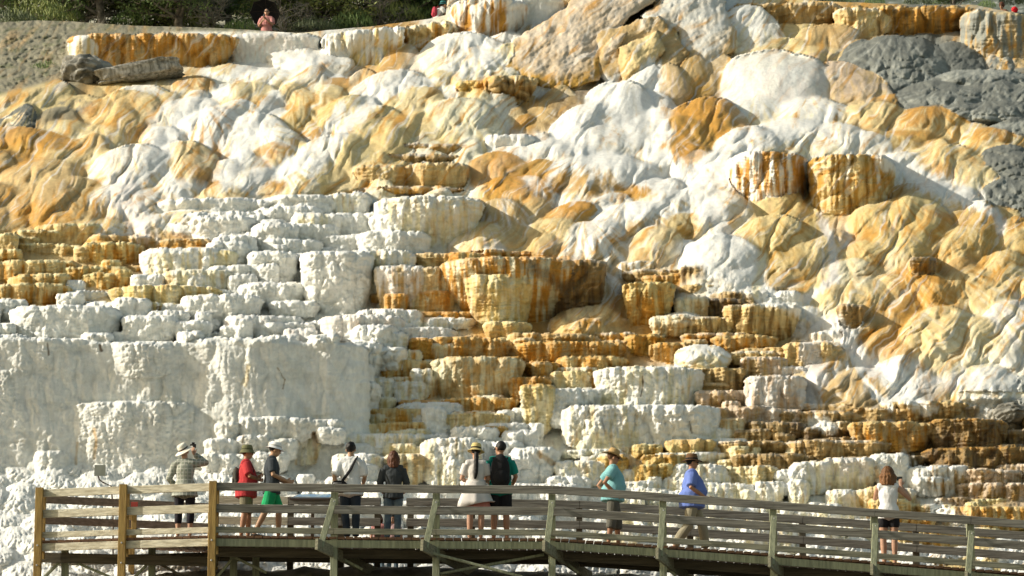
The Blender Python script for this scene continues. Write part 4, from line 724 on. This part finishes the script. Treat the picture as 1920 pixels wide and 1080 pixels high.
def hair(m, long=0, puff=0, tail=None, name='hair'):
    def f(r, P):
        mb = MB(); mb.ball(P.hp(0, -.018, .045), (.084 + puff, .098 + puff, .096 + puff), 16, 12, P.HM)
        if long:
            for a in range(-75, 76, 25):
                t = R(a); x, y = math.sin(t), -math.cos(t); mb.tube([P.hp(.06 * x, -.01 + .07 * y, .06), P.hp((.085 + puff) * x, (.088 + puff) * y, -.03), P.hp((.075 + puff * 1.3) * x, (.078 + puff) * y, -long)], [.038, .036 + puff * .5, .022 + puff * .3], 8)
        if tail: mb.tube([P.hp(0, -.08, .02), P.hp(.02, -.14, -.04), P.hp(.03, -.15, -.22), P.hp(.035, -.145, -.40), P.hp(.03, -.14, -.50)], [.03, .04, .045, .042, .02], 10)
        mb.remesh(name, m, r, .007, .012 if puff or long else .005, 22)
    return f
def hat(m, band, brim=.17, crown=.10, h=.12, name='hat', droop=.02, tx=0, ty=0, up=.0, curl=0):
    def f(r, P):
        M = Matrix.Translation(P.hp(0, -.008, .062)) @ (P.HM @ Matrix.Rotation(R(tx), 3, 'X') @ Matrix.Rotation(R(ty), 3, 'Y')).to_4x4(); mb = MB(); n = 32; pr = [(brim, -droop), (brim * .85, -droop * .7), (crown + .012, 0), (crown, .008), (crown * .97, h * .6), (crown * .8, h * .95), (crown * .45, h), (.001, h * .96)]
        pr2 = [(.001, h * .96 - .006), (crown * .93, h * .6), (crown - .006, .002), (brim * .85, -droop * .7 - .006), (brim, -droop - .004), (brim, -droop)]
        vs = []
        for R_, Z in pr + pr2:
            for k in range(n):
                a = 2 * math.pi * k / n; c = curl * max(0, (R_ - crown)) * abs(math.cos(a)) ** 2; vs.append(M @ Vector((R_ * math.cos(a) * .93, R_ * math.sin(a) * 1.08, Z + c)))
        N = len(pr + pr2); mb.add(vs, [(i * n + k, i * n + (k + 1) % n, (i + 1) * n + (k + 1) % n, (i + 1) * n + k) for i in range(N - 1) for k in range(n)]); h_ = mb.build(name, m, r, True)
        b = MB(); vs = [M @ Vector((rr * math.cos(2 * math.pi * k / n) * .93, rr * math.sin(2 * math.pi * k / n) * 1.08, z)) for rr, z in ((crown + .004, .008), (crown + .003, .034)) for k in range(n)]
        b.add(vs, [(k, (k + 1) % n, n + (k + 1) % n, n + k) for k in range(n)]); b.build('hat_band', band, h_, True)
    return f
def shades():
    def f(r, P):
        mb = MB()
        for sx in (-1, 1): mb.ball(P.hp(.033 * sx, .1, .014), (.028, .012, .02), 10, 6, P.HM); mb.tube([P.hp(.06 * sx, .09, .018), P.hp(.082 * sx, .0, .018)], [.004, .004], 6)
        mb.build('sunglasses', M_GLASS, r, True)
    return f
def skirt(m, name, z0, z1, r0, r1, shift=0):
    def f(r, P):
        mb = MB(); n = 40; vs = []
        for j in range(9):
            t = j / 8; z = z0 + (z1 - z0) * t; rr = r0 + (r1 - r0) * t
            for k in range(n):
                a = 2 * math.pi * k / n; w = 1 + .07 * t * math.sin(a * 7 + .6) + .04 * t * math.sin(a * 11); vs.append((rr * w * math.cos(a), rr * .75 * w * math.sin(a), z + (shift * math.cos(a) if t == 1 else 0)))
        fs = [(j * n + k, (j + 1) * n + k, (j + 1) * n + (k + 1) % n, j * n + (k + 1) % n) for j in range(8) for k in range(n)]; mb.add(vs, fs); o = mb.build(name, m, r, True); sd = o.modifiers.new('t', 'SOLIDIFY'); sd.thickness = .006
    return f
def held(r, name, label, cat, build):
    """a thing carried by someone stands on its own; same placement as its carrier"""
    t = tag(empty(name, r.location, r.rotation_euler.z), label, cat); t.scale = r.scale; build(t); return t
def camera_at(c, rz=0, s=1):
    def b(t):
        c_ = Vector(c); mb = MB(); M = Matrix.Rotation(R(rz), 3, 'Z')
        mb.beam(c_ + M @ Vector((-.065 * s, 0, 0)), c_ + M @ Vector((.065 * s, 0, 0)), .05 * s, .085 * s); mb.beam(c_ + M @ Vector((-.02, 0, .05)), c_ + M @ Vector((.025, 0, .05)), .04, .03); mb.build('camera_body', M_BLK, t)
        mb = MB(); mb.tube([c_ + M @ Vector((0, .02, 0)), c_ + M @ Vector((0, .11 * s, 0))], [.032 * s, .036 * s], 14); mb.build('lens', M_GLASS, t, True)
    return b
def pack(P, m, w=.15, d=.09, h=.25, z=0, y=0, strap=True, m2=None):
    def b(t):
        c = P.che + Vector((0, -.13 - d + y, z)); mb = MB(); mb.ball(c, (w, d, h), 18, 12); mb.ball(c + Vector((0, .01, -h * .35)), (w * 1.02, d * 1.02, h * .65), 18, 10); mb.ball(c + Vector((0, .02, h * .35)), (w * .9, d * .9, h * .55), 18, 10); mb.remesh('pack_bag', m, t, .010, .008)
        mb = MB(); mb.ball(c + Vector((0, -d * .75, -h * .3)), (w * .72, d * .45, h * .42)); mb.build('front_pocket', m2 or m, t, True)
        for sx in (-1, 1):
            mb = MB(); s = P.sh[0 if sx < 0 else 1]; mb.tube([c + Vector((sx * w * .6, d * .7, h * .7)), Vector((sx * .12, -.02, s.z + .085)), Vector((sx * .13, .10, s.z - .02)), Vector((sx * .15, .135, P.che.z)), Vector((sx * .17, .0, P.pel.z + .14))], [(.022, .008)] * 5, 8, side=(1, 0, 0)); mb.build('strap', m, t, True)
    return b
DY = 49.0
def dk(px): return zdeck(at(px, 950, DY).x) + .003
# 1 woman in a white sun hat, arm up with a camera
P = Pose(hed=(-.04, .04, 1.575), tilt=(-8, -12), el=[(-.29, -.02, 1.10), (.34, .12, 1.40)], wr=[(-.20, .14, .98), (.10, .26, 1.58)], hdir=[(.3, .8, .1), (-.3, .2, 1)], kn=[(-.11, .02, .49), (.11, .02, .49)])
PL = plaid(); whi = cloth('white_cloth', (.80, .80, .79)); strw = cloth('pale_straw', (.74, .70, .60))
r1 = person(345, 1000, DY, -6, .96, P, 'person in a plaid shirt and wide white sun hat raising a camera overhead', SKIN, extra=[trousers(cloth('navy_capri', (.02, .018, .025)), 'capri_trousers', .74), shirt(PL, sl=.93, g=.024, hem=-.14, flare=.06, fem=1), hair(M_HBR), hat(strw, M_BRN, .19, .10, .11, droop=.03, tx=30, ty=-14)], base=dk(345))
held(r1, 'camera', 'small black camera held up above the white sun hat', 'camera', camera_at((.06, .34, 1.735), 0, .8))
# 2 man in red, arms folded, bucket hat
P = Pose(el=[(-.26, .06, 1.14), (.27, .06, 1.14)], wr=[(.06, .24, 1.16), (-.02, .25, 1.10)], hdir=[(1, .3, .1), (-1, .3, .1)], kn=[(-.09, .05, .49), (.10, -.02, .49)], an=[(-.10, .05, .08), (.10, -.08, .08)])
r2 = person(460, 1000, 48.9, -84, .94, P, 'person in a red shirt, khaki shorts and olive bucket hat with folded arms', SKIN2, extra=[trousers(cloth('khaki_shorts', (.22, .20, .13)), 'shorts', .50, .022, .012), shirt(cloth('red_cotton', (.50, .045, .05)), sl=.42, g=.036, hem=-.14, belly=.05), hair(M_HBR), hat(cloth('olive_cloth', (.16, .16, .08)), cloth('olive_band', (.10, .10, .05)), .145, .098, .10, 'bucket_hat', droop=.055), shades()], base=dk(462))
held(r2, 'camera', 'black camera hanging at the waist of the person in the red shirt', 'camera', camera_at((.05, .27, .98), 0))
held(r2, 'backpack', 'small dark backpack on the person in the red shirt', 'backpack', pack(P, cloth('brown_pack_cloth', (.06, .055, .045)), .13, .06, .20, -.1, .0))
# 3 youth in a grey shirt and green shorts, mid step
P = Pose(hed=(0, .05, 1.56), tilt=(-14, 0), el=[(-.24, .0, 1.12), (.24, .0, 1.11)], wr=[(-.10, .24, 1.02), (.10, .25, 1.02)], hdir=[(.4, 1, -.1), (-.4, 1, -.1)], kn=[(-.09, .14, .50), (.10, -.10, .50)], an=[(-.10, .14, .08), (.10, -.30, .10)])
r3 = person(508, 1000, 48.75, -80, .98, P, 'person in a charcoal shirt, bright green shorts and white hat, mid step', SKIN3, extra=[trousers(cloth('green_shorts_cloth', (.015, .36, .13)), 'shorts', .44, .02, .02), shirt(cloth('charcoal_cotton', (.045, .055, .065)), sl=.40, g=.024, hem=-.12), hair(M_HB), hat(whi, cloth('grey_band', (.5, .5, .48)), .155, .098, .095, droop=.035)], base=dk(508))
# 4 man in a white shirt with a sling bag
P = Pose(el=[(-.27, -.08, 1.12), (.25, .0, 1.12)], wr=[(-.22, -.06, .90), (.20, .20, 1.02)], hdir=[(.1, -.1, -1), (-.3, 1, .2)], kn=[(-.09, .03, .49), (.10, .03, .49)], an=[(-.04, .0, .08), (.10, .02, .08)], tilt=(-8, 0))
jeans = mat('blue_denim', (.055, .09, .13), .9, .2, 60, .25, 6, col2=(.14, .19, .22))
r4 = person(656, 996, DY, -4, 1.0, P, 'person with black hair in a loose white shirt, bag slung across the back', SKIN3, extra=[trousers(mat('dark_denim', (.035, .05, .07), .9, .2, 60, .2), 'jeans', .98), shirt(whi, sl=.46, g=.03, hem=-.12, flare=.04, wr=.018), hair(M_HB, puff=.006)], base=dk(656))
def sling(t):
    mb = MB(); mb.tube([(.12, -.03, 1.47), (.10, -.13, 1.40), (.02, -.175, 1.22), (-.10, -.18, 1.05), (-.15, -.17, .98)], [(.026, .008)] * 5, 8, side=(1, 0, .6)); mb.build('strap', M_BLK, t, True)
    mb = MB(); mb.ball((-.15, -.19, .93), (.14, .06, .11)); mb.ball((-.20, -.19, .99), (.10, .055, .05)); mb.remesh('bag', M_BLK, t, .009, .008); mb = MB(); mb.tube([(-.27, -.245, .985), (-.12, -.255, .985)], [.006, .006], 6); mb.build('zip', M_BOLT, t, True)
held(r4, 'sling_bag', 'black sling bag on the back of the person in the white shirt', 'bag', sling)
# 5 woman in dark top
P = Pose(el=[(-.25, .02, 1.12), (.25, .02, 1.12)], wr=[(-.20, .16, .95), (.20, .16, .95)], hdir=[(.6, .5, 0), (-.6, .5, 0)], kn=[(-.10, .02, .49), (.09, .02, .49)], an=[(-.11, 0, .08), (.08, 0, .08)], tilt=(-8, 0))
person(737, 996, DY, 2, .915, P, 'person with red-brown hair in a dark grey top and blue jeans, between the white shirts', SKIN, extra=[trousers(jeans, 'jeans', .98, .012), shirt(cloth('slate_knit', (.045, .052, .056)), sl=.92, g=.026, hem=-.10, flare=.01, fem=1, wr=.014), hair(M_HBR, long=.20, puff=.008)], base=dk(737))
# 6 woman in white dress and straw hat
P = Pose(el=[(-.25, .02, 1.12), (.24, .04, 1.12)], wr=[(-.16, .20, 1.10), (.16, .20, 1.08)], hdir=[(.4, .8, .3), (-.4, .8, .3)], an=[(-.11, 0, .08), (.09, 0, .08)], tilt=(-6, 4), yaw=-6)
wd = cloth('white_tunic_cloth', (.70, .66, .62)); pk = cloth('pink_skirt_cloth', (.52, .20, .16))
person(892, 998, 48.9, 4, .975, P, 'person in a long white tunic and straw hat with a black ponytail', SKIN, extra=[trousers(pk, 'shorts', .30, .01), skirt(pk, 'skirt', .98, .60, .18, .25), shirt(wd, 'tunic', sl=.36, g=.024, hem=-.02, fem=1), skirt(wd, 'tunic_skirt', 1.10, .66, .165, .315, .07), hair(M_HB, tail=1), hat(cloth('yellow_straw', (.60, .48, .20)), M_BLK, .165, .10, .11, 'straw_hat', droop=.04)], base=dk(892))
# 7 man in teal with the black backpack
P = Pose(yaw=42, el=[(-.25, .0, 1.12), (.26, .02, 1.12)], wr=[(-.18, .18, 1.02), (.20, .20, 1.0)], hdir=[(.3, 1, .1), (-.3, 1, .1)])
r7 = person(938, 998, 49.1, 0, 1.03, P, 'person in a teal shirt and black shorts looking to the left', SKIN2, extra=[trousers(M_BLK, 'shorts', .46, .022, .01), shirt(cloth('teal_cotton', (.01, .24, .19)), sl=.40, g=.026, hem=-.10), hair(M_HB), shades()], base=dk(938))
held(r7, 'backpack', 'large black backpack worn over the teal shirt', 'backpack', pack(P, M_BLK, .165, .10, .30, -.06, 0))
# 8 woman in turquoise with hand on hip
P = Pose(che=(0, .03, 1.24), el=[(-.27, -.20, 1.12), (.27, -.20, 1.12)], wr=[(-.20, -.02, .93), (.20, .0, .93)], hdir=[(.2, .6, -.8), (-.2, .6, -.8)], kn=[(-.09, .10, .49), (.10, -.04, .49)], an=[(-.10, .12, .08), (.10, -.10, .08)], tilt=(-8, 0))
person(1149, 1005, DY, -80, .97, P, 'person in a turquoise shirt, grey capris and tan hat, hand on hip', SKIN2, extra=[trousers(cloth('grey_capri_cloth', (.13, .125, .10)), 'capri_trousers', .70, .024, .01), shirt(cloth('turquoise_cotton', (.22, .48, .50)), sl=.30, g=.03, hem=-.10, fem=0, belly=.07), hair(M_HCU), hat(cloth('tan_straw', (.48, .32, .14)), cloth('straw_band', (.30, .18, .08)), .19, .10, .12, droop=.03, tx=-14, curl=.5), shades()], base=dk(1149))
# 9 man in blue polo, walking
P = Pose(che=(0, .02, 1.24), el=[(-.26, -.06, 1.13), (.27, -.06, 1.13)], wr=[(-.20, .16, .98), (.20, .18, .98)], hdir=[(.1, 1, -.2), (-.1, 1, -.2)], kn=[(-.10, .20, .51), (.10, -.08, .48)], an=[(-.11, .26, .09), (.10, -.34, .12)])
person(1298, 1015, DY, -84, .975, P, 'person in a blue polo shirt, khaki trousers and brown hat walking to the right', SKIN2, extra=[trousers(cloth('khaki_cloth', (.36, .32, .22)), 'trousers', .98, .022, .012), shirt(cloth('blue_polo_cotton', (.15, .22, .56)), sl=.44, g=.04, hem=-.12, belly=.09), hair(M_HB), hat(cloth('brown_felt', (.14, .075, .035)), M_BLK, .175, .10, .115, droop=.03, curl=.3), shades()], base=dk(1298))
# 10 woman in white tank top photographing
P = Pose(el=[(-.23, .12, 1.20), (.37, .08, 1.18)], wr=[(-.02, .32, 1.42), (.22, .20, 1.42)], hdir=[(.4, .2, 1), (0, .2, 1)], kn=[(-.10, .0, .49), (.09, .0, .49)], an=[(-.09, -.01, .08), (.09, -.01, .08)], tilt=(-6, 0))
r10 = person(1668, 1045, DY, -8, 1.0, P, 'person in a white tank top and black shorts with curly brown hair taking a picture', SKIN, extra=[trousers(M_BLK, 'shorts', .26, .014), shirt(whi, 'tank_top', sl=0, g=.022, hem=-.08, fem=1, wr=.014), hair(M_HCU, long=.18, puff=.028)], base=dk(1668))
held(r10, 'phone', 'small phone held up beside the curly brown hair', 'phone', lambda t: [(lambda mb: (mb.beam((.15, .30, 1.56), (.25, .30, 1.56), .012, .07), mb.build('phone_case', M_BLK, t)))(MB()), (lambda mb: (mb.beam((.158, .292, 1.56), (.242, .292, 1.56), .004, .06), mb.build('phone_screen', M_GLASS, t)))(MB())])
# two children beyond the walk
for px, sc, m_, sm, lab in ((711, .60, M_HBR, cloth('pink_shirt_cloth', (.50, .22, .20)), 'brown-haired child beyond the boardwalk, left behind the person in the dark top'), (737, .62, M_HB, cloth('rose_shirt_cloth', (.62, .40, .38)), 'child in a pale pink shirt, lower down just beyond the boardwalk planks')):
    P = Pose(); v = at(px, 966, 50.75); person(px, 966, 50.75, 165, sc, P, lab, SKIN, extra=[trousers(jeans, 'trousers', .9), shirt(sm), hair(m_, long=.12, puff=.006)], base=v.z - 1.70 * sc)
# ---- the people on the skyline
P = Pose(el=[(-.22, .10, 1.14), (.24, .06, 1.12)], wr=[(-.04, .24, 1.30), (.10, .26, 1.22)], hdir=[(.5, .5, .5), (-.6, .3, .5)])
u = person(499, 112, 88.0, 172, .98, P, 'person in a pink shirt under a black umbrella on the far rim', SKIN, extra=[trousers(jeans), shirt(cloth('pink_cotton', (.58, .26, .24)), sl=.42, g=.03), hair(M_HB), shades()])
um = tag(empty('umbrella', at(497, 112, 88.2)), 'open black umbrella over the person in pink at the top left', 'umbrella'); mb = MB(); n = 8; c0 = at(496, 26, 88.35) - um.location; tl = Matrix.Rotation(R(-58), 3, 'X') @ Matrix.Rotation(R(6), 3, 'Y'); vs = []
for j in range(7):
    t = j / 6
    for k in range(48): a = 2 * math.pi * k / 48; sc_ = 1 - .10 * abs(math.sin(a * 4)) * t; vs.append(c0 + tl @ Vector((.50 * math.sin(t * 1.3) / .96 * math.cos(a) * sc_, .50 * math.sin(t * 1.3) / .96 * math.sin(a) * sc_, .30 * math.cos(t * 1.3))))
mb.add(vs, [(j * 48 + k, (j + 1) * 48 + k, (j + 1) * 48 + (k + 1) % 48, j * 48 + (k + 1) % 48) for j in range(6) for k in range(48)]); ca_ = mb.build('canopy', M_BLK, um, True); sd = ca_.modifiers.new('t', 'SOLIDIFY'); sd.thickness = .004
mb = MB(); mb.tube([c0 + tl @ Vector((0, 0, .33)), c0 + tl @ Vector((0, 0, -.3)), c0 + Vector((.02, -.1, -.55))], [.008] * 3, 6); mb.build('shaft', M_BOLT, um, True)
for k in range(8):
    a = 2 * math.pi * k / 8; mb = MB(); mb.tube([c0 + tl @ Vector((.50 * math.sin(t * 1.3) / .96 * math.cos(a), .50 * math.sin(t * 1.3) / .96 * math.sin(a), .295 * math.cos(t * 1.3))) for t in (0, .33, .66, 1)], [.004] * 4, 6); mb.build('rib', M_BRN, um, True)
P = Pose(che=(0, .10, 1.22), nek=(0, .18, 1.38), hed=(0, .26, 1.50), sh=[(-.185, .12, 1.34), (.185, .12, 1.34)], el=[(-.24, .26, 1.10), (.24, .26, 1.12)], wr=[(-.10, .40, 1.22), (.10, .42, 1.25)])
h = person(818, 90, 89.5, -60, .97, P, 'hiker in a white shirt and teal cap bending forward on the skyline', SKIN, extra=[trousers(jeans), shirt(whi), hair(M_HB), hat(cloth('teal_cap_cloth', (.05, .22, .22)), M_BLK, .13, .098, .10)])
held(h, 'backpack', 'red backpack on the hiker beside the white fluted bowl', 'backpack', pack(P, cloth('red_pack_cloth', (.45, .05, .08)), .12, .08, .2, 0, .03))
P = Pose(); person(1881, 92, 91.5, 150, .93, P, 'person with dark hair whose head shows over the rim at the far right', SKIN2, extra=[trousers(jeans), shirt(cloth('brown_shirt_cloth', (.2, .1, .06))), hair(M_HBR, puff=.02)])
person(1905, 101, 91.8, 90, .93, P, 'person in a bright red hood peeking over the rim, rightmost in the picture', SKIN2, extra=[trousers(jeans), shirt(cloth('bright_red_cloth', (.7, .02, .03))), hair(cloth('red_hood_cloth', (.7, .02, .03)), puff=.02, name='hood')])
# ------------------------------------------------------------------ boulders, trees, scrub
M_BOULD = mat('lichened_grey_rock', (.36, .35, .31), .95, 1.0, 9, .3, 2.5, col2=(.07, .07, .06)); M_SLABR = mat('pale_grey_slab_rock', (.46, .44, .39), .95, 1.0, 10, .25, 3, col2=(.17, .16, .13), stretch=(4, 4, .8))
def rock(px, py, Dp, sx, sy, sz, rz, ry, label, m, sd, name='boulder', boxy=0):
    loc = at(px, py, Dp); bm = bmesh.new(); bmesh.ops.create_icosphere(bm, subdivisions=5, radius=1); co = np.array([v.co[:] for v in bm.verts])
    if boxy: co = np.sign(co) * np.abs(co) ** boxy; co = co / np.max(np.abs(co), axis=0)
    n = fbm(co[:, 0] * 1.7 + sd, co[:, 2] * 1.7 + co[:, 1] * 1.3, sd, 4) * .30 + pillow(co[:, 0] * 2 + sd, co[:, 2] * 2.4 + co[:, 1], sd) * .12 + .05 * fbm(co[:, 0] * 9, co[:, 2] * 9 + co[:, 1] * 7, sd + 1, 3)
    co = co * (1 + n)[:, None] * np.array([sx, sy, sz])
    for v, c in zip(bm.verts, co): v.co = c
    me = bpy.data.meshes.new(name); bm.to_mesh(me); bm.free(); me.polygons.foreach_set('use_smooth', np.ones(len(me.polygons), bool)); o = link(name, me, m); o.location = loc; o.rotation_euler = (0, R(ry), R(rz)); return tag(o, label, name.replace('_', ' '))
rock(166, 138, 80.2, .72, .7, .48, 10, 8, 'dark lichen-covered round boulder below the orange curtain, far left', M_BOULD, 5)
rock(262, 138, 80.0, 1.12, .5, .23, 0, -10, 'long pale grey slab lying beside the dark boulder below the orange curtain', M_SLABR, 9, 'rock_slab', .3)
rock(1896, 776, 56.4, .34, .4, .2, 20, 8, 'dark grey rough boulder at the right edge above the brown ledges', M_BOULD, 15)
rock(1868, 800, 56.0, .18, .2, .12, 50, 0, 'smaller grey rock below the rough boulder at the right edge', M_BOULD, 25)
BARK = mat('grey_brown_bark', (.24, .21, .17), .95, .9, 20, .25, 6, col2=(.06, .05, .04)); DEADW = mat('bleached_dead_wood', (.36, .33, .28), .95, .6, 20, .2, 6)
LEAF1 = mat('juniper_needles', (.22, .31, .10), .7, 0, 1, .3, 2, col2=(.10, .15, .06)); LEAF2 = mat('yellow_green_needles', (.30, .34, .11), .7, 0, 1, .3, 2, col2=(.13, .16, .05))
def tree_meshes(sd, h, leaf, lean=0, dens=1.0, lowest=.08, dead=False):
    r = random.Random(sd); wood_ = MB(); tips = []
    def grow(p, d, L, rad, dep):
        pts = [p]; rd = [rad]; q = p.copy(); dd = d.copy(); n = 5
        for i in range(n):
            dd = (dd + Vector((r.uniform(-1, 1), r.uniform(-1, 1), r.uniform(-.5, .6))) * .24).normalized(); q = q + dd * L / n; pts.append(q.copy()); rd.append(rad * (1 - .75 * (i + 1) / n) + .004)
            if dep < 3 and i >= 1:
                for _ in range(2 if dep < 2 else 1):
                    a = Vector((r.uniform(-1, 1), r.uniform(-1, 1), r.uniform(-.3, .6))).normalized(); grow(q, (dd * .5 + a).normalized(), L * r.uniform(.4, .6), rd[-1] * .6, dep + 1)
            if dep >= 1: tips.append((q.copy(), dd.copy()))
        wood_.tube(pts, rd, 6 if dep else 10)
    tp = []; p = Vector((0, 0, -.3)); d = Vector((lean, 0, 1)).normalized(); n = 12; trd = []
    for i in range(n + 1):
        tp.append(p.copy()); trd.append(.13 * (1 - .85 * i / n) * h / 5); z = i / n
        if z > lowest:
            for _ in range(3 if z < .5 else 2):
                a = r.uniform(0, 6.28); L = h * .42 * (1 - .7 * z) * r.uniform(.6, 1.15); grow(p.copy(), Vector((math.cos(a), math.sin(a), r.uniform(-.15, .45))).normalized(), L, trd[-1] * .38 + .006, 1)
        d = (d + Vector((r.uniform(-.12, .12), r.uniform(-.12, .12), 0))).normalized(); p = p + d * h / n
    tm = MB(); tm.tube(tp, trd, 12); lv = MB()
    if not dead:
        for (q, dd) in tips:
            if r.random() > dens: continue
            for _ in range(7):
                c = q + Vector((r.gauss(0, .11), r.gauss(0, .11), r.gauss(0, .08))); u = (dd + Vector((r.uniform(-1, 1), r.uniform(-1, 1), r.uniform(-.6, 1)))).normalized(); v = u.cross(Vector((r.uniform(-1, 1), r.uniform(-1, 1), r.uniform(-1, 1)))).normalized()
                l = r.uniform(.06, .13); w = r.uniform(.015, .035); lv.add([c - v * w, c + v * w, c + u * l + v * w * .4, c + u * l - v * w * .4], [(0, 1, 2, 3)])
    return tm.mesh('trunk', True), wood_.mesh('branches', True), lv.mesh('crown') if lv.f else None
TM = [tree_meshes(11, 5.2, LEAF1, .1, .5), tree_meshes(23, 4.6, LEAF2, -.15, .45), tree_meshes(37, 6.0, LEAF1, .05, .45, .12), tree_meshes(41, 3.6, None, .3, 0, .05, True)]
for i, (a_, b_, c_) in enumerate(TM):
    a_.materials.append(BARK); b_.materials.append(DEADW if i == 3 else BARK)
    if c_: c_.materials.append(LEAF2 if i == 1 else LEAF1)
def tree(k, px, py, Dp, rz, sc, label, group='trees behind the rim'):
    nm = ('juniper_tree', 'pine_tree', 'juniper_tree', 'dead_tree')[k]; t = tag(empty(nm, at(px, py, Dp), R(rz)), label, 'tree', group); t.scale = (sc,) * 3
    for nm2, me in zip(('trunk', 'branches', 'crown'), TM[k]):
        if me: o = bpy.data.objects.new(nm2, me); scene.collection.objects.link(o); o.parent = t
for a in [(0, 20, 66, 95, 20, 1.0, 'dark juniper at the far left corner above the dirt bank'), (2, 98, 70, 94, 80, 1.0, 'juniper with dark trunk above the dirt bank, second from the left'), (3, 150, 66, 92.5, 10, .9, 'bare dead tree with pale twigs between two dark trunks at the left'),
          (2, 196, 72, 92, 200, 1.1, 'tall straight tree with a dark trunk above the left end of the orange curtain'), (1, 262, 68, 94, 150, 1.1, 'yellow-green pine above the middle of the orange curtain'), (2, 335, 74, 91.5, 300, 1.0, 'slim dark-trunked tree above the right half of the orange curtain'),
          (3, 400, 70, 92, 120, 1.0, 'bare dead tree with tangled pale branches left of the umbrella'), (0, 430, 66, 96, 250, 1.0, 'dark juniper just left of the umbrella'), (3, 548, 76, 91, 200, .8, 'bare dead tree with slanting branches just right of the umbrella'),
          (1, 610, 72, 92.5, 40, 1.2, 'wide yellow-green pine right of the umbrella'), (0, 690, 70, 94, 130, 1.2, 'bushy green juniper above the white fluted ledge'), (2, 752, 70, 93, 10, 1.1, 'thick green juniper left of the hiker'), (3, 700, 72, 91.5, 320, .8, 'pale dead sapling in front of the bushy junipers'),
          (1, 800, 60, 97, 220, .9, 'thin pine behind the hiker'), 
          (1, 480, 44, 103, 330, 1.0, 'far yellow-green pine on the slope behind the umbrella'), (0, 1500, 12, 104, 30, .7, 'small dark juniper on the shaded slope above the right rim'), (0, 1790, 18, 103, 140, .6, 'low green juniper on the shaded slope near the far right heads')]: tree(*a)
# low scrub: each bush one mesh
def bush_mesh(sd, n=700, r_=.5, h=.4):
    r = random.Random(sd); mb = MB()
    for _ in range(n):
        a = r.uniform(0, 6.28); q = r.random() ** .5; c = Vector((r_ * q * math.cos(a), r_ * q * math.sin(a), r.uniform(0, h * (1 - q * q * .8)))); u = Vector((r.uniform(-.6, .6), r.uniform(-.6, .6), 1)).normalized(); v = u.cross(Vector((r.uniform(-1, 1), r.uniform(-1, 1), 0))).normalized(); l = r.uniform(.06, .16); w = .012
        mb.add([c - v * w, c + v * w, c + u * l], [(0, 1, 2)])
    return mb.mesh('bush')
BM = [bush_mesh(1), bush_mesh(2, 900, .7, .5)]; BM[0].materials.append(LEAF1); BM[1].materials.append(LEAF2)
LEAFS = mat('sage_green_leaves', (.14, .17, .09), .8, 0, 1, .2, 2); BM.append(bush_mesh(3, 800, .6, .35)); BM[2].materials.append(LEAFS)
for k, px, py, Dp, s_, lab in [(0, 80, 98, 85.0, .7, 'small green tuft in the middle of the dirt bank'), (0, 84, 143, 82.2, 1.1, 'wide low green bush at the foot of the dirt bank left of the boulder'), (2, 20, 50, 90, 1.6, 'sage bush on the crest of the dirt bank at the left edge'), (1, 75, 44, 92, 1.8, 'bright green bush beside the dark trunks at the upper left'), (0, 118, 42, 92.5, 1.5, 'dark green bush right of the bright one at the upper left'),
                               (0, 245, 52, 92.5, 1.5, 'green bush above the left part of the orange curtain'), (1, 365, 60, 92.5, 1.3, 'yellow-green bush above the right part of the orange curtain'), (0, 450, 62, 91, 1.2, 'dark green bush left of the umbrella'), (2, 585, 62, 90.5, 1.4, 'sage bush in the haze right of the umbrella'), (0, 660, 56, 91, 1.6, 'green bush just above the white fluted ledge'),
                               (1, 735, 46, 92, 1.7, 'yellow-green bush left of the hiker on the rim'), (0, 780, 40, 92.5, 1.5, 'dark green bush right beside the hiker'), (2, 1560, 8, 101, .9, 'sage bush on the shaded slope over the right orange rim'), (0, 1640, 8, 102, .8, 'green bush on the shaded slope over the middle of the right rim'), (2, 1720, 8, 102, .9, 'sage bush just left of the juniper on the shaded right slope'), (0, 1850, 14, 101, .7, 'dark green bush left of the two heads at the far right'), (2, 1895, 6, 103, .8, 'sage bush above the two heads at the far right'), (0, 1925, 4, 104, .9, 'dark green bush in the top right corner'), (0, 1595, 2, 105, .8, 'dark bush between the sage and green bushes on the shaded slope')]:
    o = bpy.data.objects.new('bush', BM[k]); scene.collection.objects.link(o); o.location = at(px, py, Dp); o.scale = (s_,) * 3; tag(o, lab, 'bush', 'low bushes on the slopes')
# dry grass under the walk
r = random.Random(8); mb = MB()
for _ in range(1500):
    cx = r.choice([(880, 18), (905, 14), (845, 10), (1000, 16), (560, 18), (330, 20), (1240, 12)]); px = cx[0] + r.gauss(0, cx[1]); x = (px - 960) / F * 47.9; y = r.uniform(47.3, 48.2); z = float(ground_z(np.array([x]), np.array([y]))[0]); a = r.uniform(-.12, .12); h_ = r.uniform(.08, .32)
    mb.add([(x - .005, y, z - .02), (x + .005, y, z - .02), (x + a, y + r.uniform(-.05, .05), z + h_)], [(0, 1, 2)])
tag(mb.build('dry_grass', mat('straw_grass', (.42, .36, .15), .8)), kind='stuff')
